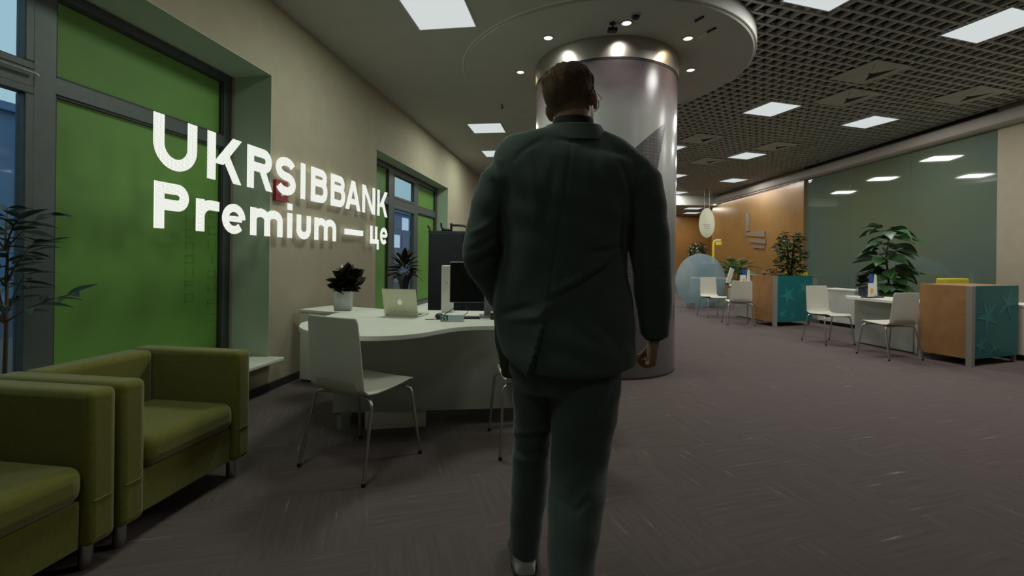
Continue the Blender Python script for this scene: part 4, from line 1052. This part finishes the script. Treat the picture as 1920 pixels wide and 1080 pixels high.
# trunk
limb(bd, dense([(0, -.0, 1.56, .16, .07), (0, 0, 1.50, .20, .10), (-.005, 0, 1.38, .18, .115), (-.01, 0, 1.2, .165, .11), (0, 0, 1.05, .17, .11), (.005, 0, .92, .17, .115), (.0, 0, .84, .14, .10)]), 24)
RARM = [(.245, .0, 1.50), (.285, -.005, 1.21), (.315, .035, .93)]
LARM = [(-.225, .0, 1.49), (-.292, -.03, 1.215), (-.20, .16, 1.02)]
for (s, e, w) in (RARM, LARM):
    s, e, w = map(Vector, (s, e, w)); limb(bd, dense([(*s, .05, .05), (*s.lerp(e, .5), .046, .046), (*e, .038, .038), (*e.lerp(w, .4), .04, .04), (*w, .027, .030)]))
def hand(mb, w, d, palm_n, curl, side):
    """w wrist, d direction of the palm, palm_n the way the palm faces, thumb to d x palm_n * side"""
    w = Vector(w); d = Vector(d).normalized(); n = Vector(palm_n); n = (n-d*n.dot(d)).normalized(); a = d.cross(n).normalized()*side
    R = []
    for u, wa, wb in ((-.01, .027, .021), (.02, .034, .019), (.05, .042, .018), (.08, .043, .016), (.095, .041, .013)):
        c = w+d*u; R.append([tuple(c+a*(wa*math.cos(2*PI*q/14))+n*(wb*math.sin(2*PI*q/14))) for q in range(14)])
    mb.rings(R)
    for k, (off, L_) in enumerate(((.031, .072), (.0105, .080), (-.0105, .074), (-.031, .058))):
        p = w+d*.085+a*off; dirv = d.copy(); P = [(*p, .0092, .0092)]; ang = 0
        for seg, fr_ in enumerate((.42, .32, .26)):
            ang += curl[seg]; dirv = d*math.cos(ang)+n*math.sin(ang); p = p+dirv*L_*fr_; P.append((*p, .0092-.0007*(seg+1), .0088-.0007*(seg+1)))
        limb(mb, dense(P, 3), 10)
    p = w+d*.02+a*.030; P = [(*p, .013, .012)]
    for dirv, L_ in (((d*.8+a*.30+n*.35).normalized(), .036), ((d*.85+a*.05+n*.5).normalized(), .032), ((d*.8-a*.15+n*.55).normalized(), .024)):
        p = p+dirv*L_; P.append((*p, .0105, .010))
    limb(mb, dense(P, 3), 10)
hand(bd, RARM[2], (-.10, .03, -1), (-1, .15, 0), (1.0, 1.35, .9), 1)
hand(bd, LARM[2], (.55, .55, -.35), (.6, -.4, -.4), (.5, .7, .4), -1)
# legs: left one forward and planted, right one trailing with the heel lifted
LLEG = [(-.095, .02, .90), (-.105, .085, .535), (-.125, .165, .10)]
RLEG = [(.085, -.005, .90), (.045, -.05, .53), (-.02, -.27, .165)]
for (h_, k_2, an) in (LLEG, RLEG):
    h_, k_2, an = map(Vector, (h_, k_2, an)); limb(bd, dense([(*h_, .075, .08), (*h_.lerp(k_2, .5), .062, .065), (*k_2, .045, .05), (*k_2.lerp(an, .35), .046, .05), (*an, .034, .036)]))
def foot(mb, an, d, grow=0.0, sole=0.0):
    an = Vector(an); d = Vector(d).normalized(); s = d.cross(Vector((0, 0, 1))).normalized(); u = s.cross(d).normalized()
    rows = ((-.055, .030, .030, -.045), (-.03, .036, .045, -.035), (.02, .038, .042, -.035), (.08, .042, .030, -.045), (.13, .045, .022, -.052), (.17, .040, .017, -.056), (.195, .022, .012, -.058))
    R = []
    for f_, a_, b_, c_ in rows:
        c = an+d*f_*(1+grow*2)+u*(c_); R.append([tuple(c+s*((a_+grow)*math.cos(2*PI*q/16))+u*((b_+grow)*math.sin(2*PI*q/16) if math.sin(2*PI*q/16) > -.6 else -(b_+grow)*.8)) for q in range(16)])
    mb.rings(R)
foot(bd, LLEG[2], (-.05, 1, 0)); foot(bd, RLEG[2], (.02, .75, -.62))
body_me, bco = remeshed(bd, .0055, 3)
man = finish(body_me, 'person', M_skin, loc=PB)
tag(man, 'man seen from behind walking in a dark green-grey suit and black collar', 'person')
# ears and neck stay skin; hair grown from the skull
nb = normals(body_me); Hi = np.array(HR.inverted()); loc_ = (bco-np.array(HC)) @ Hi.T
def hairmask(l):
    """signed amount above the hair line (head space)"""
    x, y, z = l[:, 0], l[:, 1], l[:, 2]
    line = np.where(y < -.02, -.062+.0*y, np.where(y < .035, -.062+(y+.02)*.6, np.where(y < .06, -.03+(y-.035)*3.6, .055)))
    m = z-line; ear = np.sqrt(((y-.005)/.030)**2+((z+.022)/.042)**2); m = np.where((np.abs(x) > .06) & (ear < 1), -1, m); return m
hm = hairmask(loc_); inhead = (loc_[:, 2] > -.10) & (np.abs(loc_[:, 0]) < .0905) & (np.abs(loc_[:, 1]) < .13)
grow = np.clip(hm/.05, 0, 1)*np.where(inhead, 1, 0)
thick = .0015+.0065*np.clip((loc_[:, 2]-.02)/.06, 0, 1)+.004*np.clip((loc_[:, 2]+.03)/.05, 0, 1)
thick = thick+.007*np.clip((np.abs(loc_[:, 0])-.02)/.03, 0, 1)*np.clip((loc_[:, 2]-.03)/.03, 0, 1)*np.clip((.095-np.abs(loc_[:, 0]))/.02, 0, 1)
swirl = .0022*np.sin(loc_[:, 0]*170+loc_[:, 1]*60+3*np.sin(loc_[:, 1]*50))+.0016*np.sin(loc_[:, 1]*210+loc_[:, 2]*90+loc_[:, 0]*120)
hco = bco+nb*(grow*(thick+swirl*np.clip((loc_[:, 2]-.0)/.05, 0, 1)))[:, None]
bmh = bmesh.new(); bmh.from_mesh(body_me); bmh.verts.ensure_lookup_table()
keep = (hm > 0) & inhead
for v in bmh.verts: v.co = hco[v.index]
bmesh.ops.delete(bmh, geom=[f for f in bmh.faces if not all(keep[v.index] for v in f.verts)], context='FACES')
bmesh.ops.delete(bmh, geom=[v for v in bmh.verts if not v.link_faces], context='VERTS')
hair_me = bpy.data.meshes.new('hair'); bmh.to_mesh(hair_me); bmh.free()
hair = finish(hair_me, 'hair', M_hair, man); hair['label'] = 'short brown hair cropped at the sides'
for s_ in (-1, 1):
    MB().ell(hp(s_*.031, .072, .0), (.012, .012, .012), HR, 12, 8).build('eye', M_whitepaint, man, smooth=True)
gl_ = thing('x', None, None); bpy.data.objects.remove(gl_)
gs = MB()
for s_ in (-1, 1):
    gs.tube([hp(s_*.034+.027*math.cos(2*PI*q/20), .108, -.004+.024*math.sin(2*PI*q/20)) for q in range(21)], .0016, 6)
    gs.tube([hp(s_*.061, .106, .006), hp(s_*.078, .098, .008), hp(s_*.086, .03, .006), hp(s_*.088, -.01, .002), hp(s_*.085, -.025, -.018)], .0015, 6)
gs.tube([hp(-.008, .110, .002), hp(.008, .110, .002)], .0015, 6)
gs.build('glasses', M_black, man, smooth=True)['label'] = 'thin black wire glasses'
# black collar under the jacket
cm = MB(); cm.rings([ring((.018, -.004, 1.585), .080, .078, (0, 0, 1)), ring((.018, -.002, 1.63), .0735, .0735, (0, 0, 1)), ring((.018, .004, 1.675), .069, .070, (.0, -.10, 1)), ring((.018, .006, 1.682), .0645, .066, (0, -.10, 1)), ring((.018, .002, 1.64), .062, .062, (0, 0, 1))])
cm.build('shirt_collar', M_shirt, man, smooth=True)['label'] = 'black knit collar'
# jacket
jk = MB()
limb(jk, dense([(.016, -.006, 1.640, .084, .074), (.014, -.006, 1.615, .128, .084), (.010, -.006, 1.588, .190, .098), (.004, -.004, 1.556, .240, .114), (.0, -.004, 1.51, .255, .130), (-.002, -.004, 1.43, .232, .142), (-.006, 0, 1.30, .212, .142), (-.010, 0, 1.20, .212, .138), (-.012, 0, 1.12, .224, .138), (-.010, 0, 1.04, .236, .142), (-.004, -.003, .94, .234, .150), (.006, -.006, .86, .226, .156), (.010, -.006, .815, .222, .158)]), 40, ex=2.5)
def sleeve(s, e, w, rs):
    s, e, w = map(Vector, (s, e, w)); sx = 1 if s.x > 0 else -1
    limb(jk, dense([(sx*.075+.017, -.01, 1.592, .055, .07), (sx*.16+.012, -.01, 1.546, .056, .08), (sx*.232+.006, -.005, 1.498, .052, .084)]), 20)
    jk.ell((s.x-sx*.012, 0, s.z-.035), (.083, .096, .080), None, 24, 14)
    limb(jk, dense([(*(s+Vector((sx*.0, 0, -.02))), rs[0], rs[0]*1.15), (*s.lerp(e, .33), rs[1], rs[1]*1.1), (*s.lerp(e, .7), rs[2], rs[2]), (*e, rs[3], rs[3]), (*e.lerp(w, .4), rs[4], rs[4]), (*e.lerp(w, .75), rs[5], rs[5]), (*w.lerp(e, .02), rs[6], rs[6])]), 24)
sleeve(RARM[0], RARM[1], RARM[2], (.075, .076, .072, .068, .064, .056, .047))
sleeve(LARM[0], LARM[1], LARM[2], (.072, .072, .067, .062, .060, .054, .047))
jme, jc = remeshed(jk, .0065, 6)
# hem line, vent step and cloth folds
z0_ = 1.02
ventx = np.interp(jc[:, 2], [.80, 1.035], [px(996, 700)[0], px(1026, 572)[0]])
hem = np.where(jc[:, 0] < px(998, 700)[0], np.interp(jc[:, 0], [-.26, -.20, -.12], [.905, .892, .848]), np.interp(jc[:, 0], [-.11, .05, .16, .24], [.848, .832, .832, .838]))
back = jc[:, 1] < .0
arm_ = (np.abs(jc[:, 0]) > .245) & (jc[:, 2] > .86)
m = (jc[:, 2] < z0_) & ~arm_ & back
jc[m, 2] = z0_+(jc[m, 2]-z0_)*((z0_-hem[m])/(z0_-.815))
set_co(jme, jc); nj = normals(jme); disp = np.zeros(len(jc))
bk = np.clip(-nj[:, 1]*2, 0, 1)
def crease(pts, depth, width, side=1.0):
    P = [px(*p) for p in pts]; best = np.full(len(jc), 9.0); fall = np.zeros(len(jc))
    for i, (p, q) in enumerate(zip(P, P[1:])):
        p = np.array(p); d_ = np.array(q)-p; L2 = d_.dot(d_); r = jc[:, [0, 2]]-p; u = np.clip((r@d_)/L2, 0, 1); dist = np.linalg.norm(r-u[:, None]*d_, axis=1)
        uu = (i+u)/(len(P)-1); upd = dist < best; best = np.where(upd, dist, best); fall = np.where(upd, np.sin(PI*np.clip(uu*.9+.05, 0, 1))**.6, fall)
    return depth*np.exp(-(best/width)**2)*fall*bk*side
for pts, dpt, wdt in (([(1140, 500), (1085, 535), (1035, 562)], -.007, .010), ([(1150, 488), (1100, 515), (1040, 550)], .008, .014), ([(1175, 470), (1130, 505), (1090, 525)], -.006, .010),
        ([(1180, 455), (1140, 470), (1105, 475)], -.007, .011), ([(1000, 575), (950, 590), (930, 600)], -.006, .012), ([(1030, 570), (1010, 595), (960, 600)], .007, .014),
        ([(1040, 300), (1030, 360), (1020, 430)], -.004, .016), ([(1110, 290), (1120, 350), (1125, 430)], -.004, .018), ([(985, 290), (1000, 350), (1005, 420)], .004, .018), ([(1165, 300), (1180, 340), (1195, 380)], -.007, .010), ([(1150, 300), (1168, 345), (1180, 400)], .005, .014),
        ([(940, 370), (938, 430), (936, 500)], -.009, .009), ([(1172, 400), (1170, 450), (1180, 500)], -.010, .010), ([(880, 470), (905, 462), (930, 440)], -.006, .009), ([(882, 500), (905, 490), (932, 470)], -.007, .009), ([(875, 440), (900, 430), (930, 405)], .005, .010), ([(890, 520), (912, 508), (930, 490)], .005, .009), ([(915, 330), (925, 345), (938, 372)], -.006, .009),
        ([(1225, 480), (1245, 500), (1260, 520)], -.004, .012), ([(1200, 400), (1215, 440), (1220, 480)], .004, .018), ([(1120, 600), (1150, 640), (1180, 680)], -.004, .02), ([(1085, 590), (1110, 620), (1150, 640)], .004, .018), ([(1040, 258), (1070, 262), (1110, 262)], -.004, .008), ([(960, 300), (985, 275), (1020, 255)], -.003, .010)):
    disp += crease(pts, dpt, wdt)
disp += .0030*np.sin(jc[:, 0]*31+jc[:, 2]*19+2*np.sin(jc[:, 2]*14))*np.sin(jc[:, 2]*23-jc[:, 0]*11)
# vent: the left panel lies over the right and kicks out
dv_ = jc[:, 0]-ventx; low = np.clip((1.045-jc[:, 2])/.16, 0, 1)*bk
disp += np.where(dv_ < 0, .020*np.exp(dv_/.055), -.010*np.exp(-dv_/.012))*low
# centre back seam
seam = np.interp(jc[:, 2], [1.03, 1.6], [px(1026, 572)[0], px(1072, 260)[0]])
disp += -.0022*np.exp(-((jc[:, 0]-seam)/.004)**2)*bk*np.where((jc[:, 2] > 1.03) & (jc[:, 2] < 1.60), 1, 0)
jc2 = jc+nj*disp[:, None]; set_co(jme, jc2)
jacket = finish(jme, 'jacket', M_suit, man); jacket['label'] = 'dark green-grey suit jacket with a back vent'
# jacket collar
cl = MB(); R = []
for q in range(41):
    u = PI*(-.5)+(q/40-.5)*2*2.2; cu, su = math.cos(u), math.sin(u); hb = (1-su)/2
    base = Vector((.016+.104*cu, -.006+.090*su, 1.612-.004*hb)); tp_ = Vector((.018+.082*cu, -.002+.079*su, 1.664-.026*hb)); ov = Vector((.017+.128*cu, -.006+.104*su, 1.618-.036*hb)); mid = Vector((.018+.092*cu, -.003+.088*su, 1.668-.026*hb))
    R.append([tuple(base), tuple(tp_), tuple(mid), tuple(ov)])
cl.rings(R); cob = cl.build('jacket_collar', M_suit, man, smooth=60, bevel=.003)
# cuffs, watch
wv = Vector(RARM[2]); dvv = (Vector(RARM[1])-wv).normalized()
MB().tube([wv+dvv*.0, wv+dvv*.03], .034, 16).build('shirt_cuff', M_shirt, man, smooth=True)
for k in range(3):
    MB().ell(tuple(wv+dvv*(.03+.018*k)+Vector((.030, -.036, 0))), (.006, .004, .006), None, 10, 6).build('sleeve_button', M_black, man)
# trousers
tr_ = MB()
limb(tr_, dense([(.0, 0, 1.0, .17, .115), (.0, -.002, .90, .185, .125), (.0, -.006, .82, .188, .128), (.0, -.004, .76, .15, .11)]), 28)
def tleg(h_, k_2, an, r):
    h_, k_2, an = map(Vector, (h_, k_2, an)); limb(tr_, dense([(*(h_+Vector((0, 0, -.02))), r[0], r[0]*1.08), (*h_.lerp(k_2, .35), r[1], r[1]*1.1), (*h_.lerp(k_2, .7), r[2], r[2]*1.05), (*k_2, r[3], r[3]), (*k_2.lerp(an, .35), r[4], r[4]*1.05), (*k_2.lerp(an, .7), r[5], r[5]), (*an, r[6], r[6])]), 22)
tleg(LLEG[0], LLEG[1], LLEG[2], (.092, .084, .074, .068, .068, .063, .057))
tleg(RLEG[0], RLEG[1], RLEG[2], (.110, .112, .104, .096, .086, .070, .060))
tme, tc_ = remeshed(tr_, .0065, 5); nt_ = normals(tme); bkt = np.clip(-nt_[:, 1]*1.6, 0, 1)
def crease_t(pts, depth, width, Y):
    global tdisp
    P = [px(*p, Y) for p in pts]; best = np.full(len(tc_), 9.0)
    for p, q in zip(P, P[1:]):
        p = np.array(p); d_ = np.array(q)-p; r = tc_[:, [0, 2]]-p; u = np.clip((r@d_)/d_.dot(d_), 0, 1); best = np.minimum(best, np.linalg.norm(r-u[:, None]*d_, axis=1))
    tdisp = tdisp+depth*np.exp(-(best/width)**2)*bkt
tdisp = .003*np.sin(tc_[:, 2]*38+tc_[:, 0]*25)*np.sin(tc_[:, 2]*17)
for pts, d_, w_ in (([(968, 815), (1000, 806), (1030, 795)], -.004, .008), ([(966, 835), (1000, 838), (1030, 825)], -.0045, .008), ([(970, 800), (1000, 792), (1026, 782)], .006, .008), ([(965, 850), (1000, 852), (1028, 842)], .006, .010)):
    crease_t(pts, d_, w_, 1.65)
for pts, d_, w_ in (([(1070, 900), (1090, 880), (1120, 838)], -.004, .014), ([(1060, 880), (1085, 862), (1110, 832)], .004, .014), ([(1050, 905), (1075, 915), (1095, 900)], -.006, .010), ([(1150, 720), (1120, 780), (1105, 830)], -.004, .02)):
    crease_t(pts, d_, w_, 1.50)
set_co(tme, tc_+nt_*tdisp[:, None])
finish(tme, 'trousers', M_suit, man)['label'] = 'matching dark suit trousers'
# socks and shoes
for an, d_, lb in ((LLEG[2], (-.05, 1, 0), 0), (RLEG[2], (.02, .75, -.62), 1)):
    a_ = Vector(an); k_3 = Vector(LLEG[1] if not lb else RLEG[1]); up = (k_3-a_).normalized(); dn = Vector(d_).normalized()
    sk = MB(); limb(sk, dense([(*(a_+up*.06), .046, .048), (*(a_+up*.0-dn*.004), .044, .048), (*(a_-up*.045-dn*.012), .040, .046), (*(a_-up*.06-dn*.012), .036, .043)]), 18)
    foot(sk, a_, d_, .004); skm, skc = remeshed(sk, .006, 3); finish(skm, 'sock', M_sock, man)['label'] = 'white sock'
    sh_ = MB(); foot(sh_, a_-Vector((0, 0, .002)), d_, .012); sm, sc_ = remeshed(sh_, .006, 3)
    dn_ = np.array(Vector(d_).normalized()); un_ = np.array(Vector(d_).normalized().cross(Vector((0, 0, 1))).normalized().cross(Vector(d_).normalized()))
    rel = sc_-np.array(a_); hh = rel@un_; cap_ = -.056+.035*np.clip((rel@dn_-.02)/.08, 0, 1); sc_ = sc_+un_*np.minimum(cap_-hh, 0)[:, None]; set_co(sm, sc_)
    uu = Vector(d_).normalized().cross(Vector((1, 0, 0))); 
    finish(sm, 'shoe', M_black, man)['label'] = 'black shoe'

# ------------------------------------------------------------------ clerk seated at the far counter, mostly hidden
cb = MB(); PC = (5.50, 13.05, 0)
limb(cb, dense([(0, 0, .46, .17, .13), (0, .0, .60, .15, .11), (0, 0, .80, .17, .11), (0, 0, .93, .19, .09), (0, 0, .985, .10, .07), (0, -.01, 1.02, .05, .05), (0, -.02, 1.06, .052, .055)]), 20)
cb.ell((0, -.03, 1.155), (.075, .092, .112), None, 20, 14); cb.ell((0, -.125, 1.145), (.013, .02, .02), None, 10, 8)
for sx in (-1, 1):
    cb.ell((sx*.076, -.02, 1.15), (.010, .018, .03), None, 10, 8)
    limb(cb, dense([(sx*.17, 0, .91, .055, .055), (sx*.22, -.05, .74, .045, .045), (sx*.19, -.20, .68, .036, .036), (sx*.14, -.34, .70, .026, .028)]), 14)
    hand(cb, (sx*.14, -.34, .70), (-sx*.1, -1, .1), (0, 0, -1), (.3, .4, .3), sx)
    limb(cb, dense([(sx*.09, -.02, .50, .085, .08), (sx*.11, -.25, .50, .075, .075), (sx*.11, -.44, .48, .055, .06), (sx*.11, -.46, .28, .05, .052), (sx*.11, -.42, .08, .035, .037)]), 16)
    foot(cb, (sx*.11, -.42, .09), (0, -1, 0))
cme, cco = remeshed(cb, .0075, 3)
clerk = finish(cme, 'person', M_skin, loc=PC); tag(clerk, 'seated person with dark hair half hidden behind the far monitor', 'person'); clerk.rotation_euler = (0, 0, math.radians(-8))
keepf = lambda z0, z1: None
def cloth(name, cond, m, th):
    bmx = bmesh.new(); bmx.from_mesh(cme); bmx.normal_update(); idx = {v.index for v in bmx.verts if cond(v.co)}
    bmesh.ops.delete(bmx, geom=[f for f in bmx.faces if not all(v.index in idx for v in f.verts)], context='FACES')
    bmesh.ops.delete(bmx, geom=[v for v in bmx.verts if not v.link_faces], context='VERTS'); bmx.normal_update()
    for v in bmx.verts: v.co += v.normal*th
    me = bpy.data.meshes.new(name); bmx.to_mesh(me); bmx.free(); return finish(me, name, m, clerk)
cloth('hair', lambda c: c.z > 1.10 and (c.z > 1.205 or c.y > -.045) and c.z > 1.06, mat('dark_red_brown_hair', (.035, .014, .012), .7, noise=.3, nscale=80, spec=.2), .014)
cloth('blouse', lambda c: .50 < c.z < .995 and c.y > -.33, M_darkcab, .008)
cloth('trousers', lambda c: .10 < c.z < .56, M_black, .007); cloth('shoe', lambda c: c.z < .07, M_black, .006)
t = thing('office_stool', 'dark office seat under the seated person', 'stool', PC)
MB().lathe([(.001, .385), (.19, .385), (.20, .40), (.19, .41), (.001, .41)], 20).build('seat', M_black, t, smooth=40); MB().lathe([(.02, .03), (.02, .385)], 12).build('post', M_chrome, t); MB().lathe([(.24, 0), (.24, .02), (.03, .04)], 20).build('base', M_black, t)
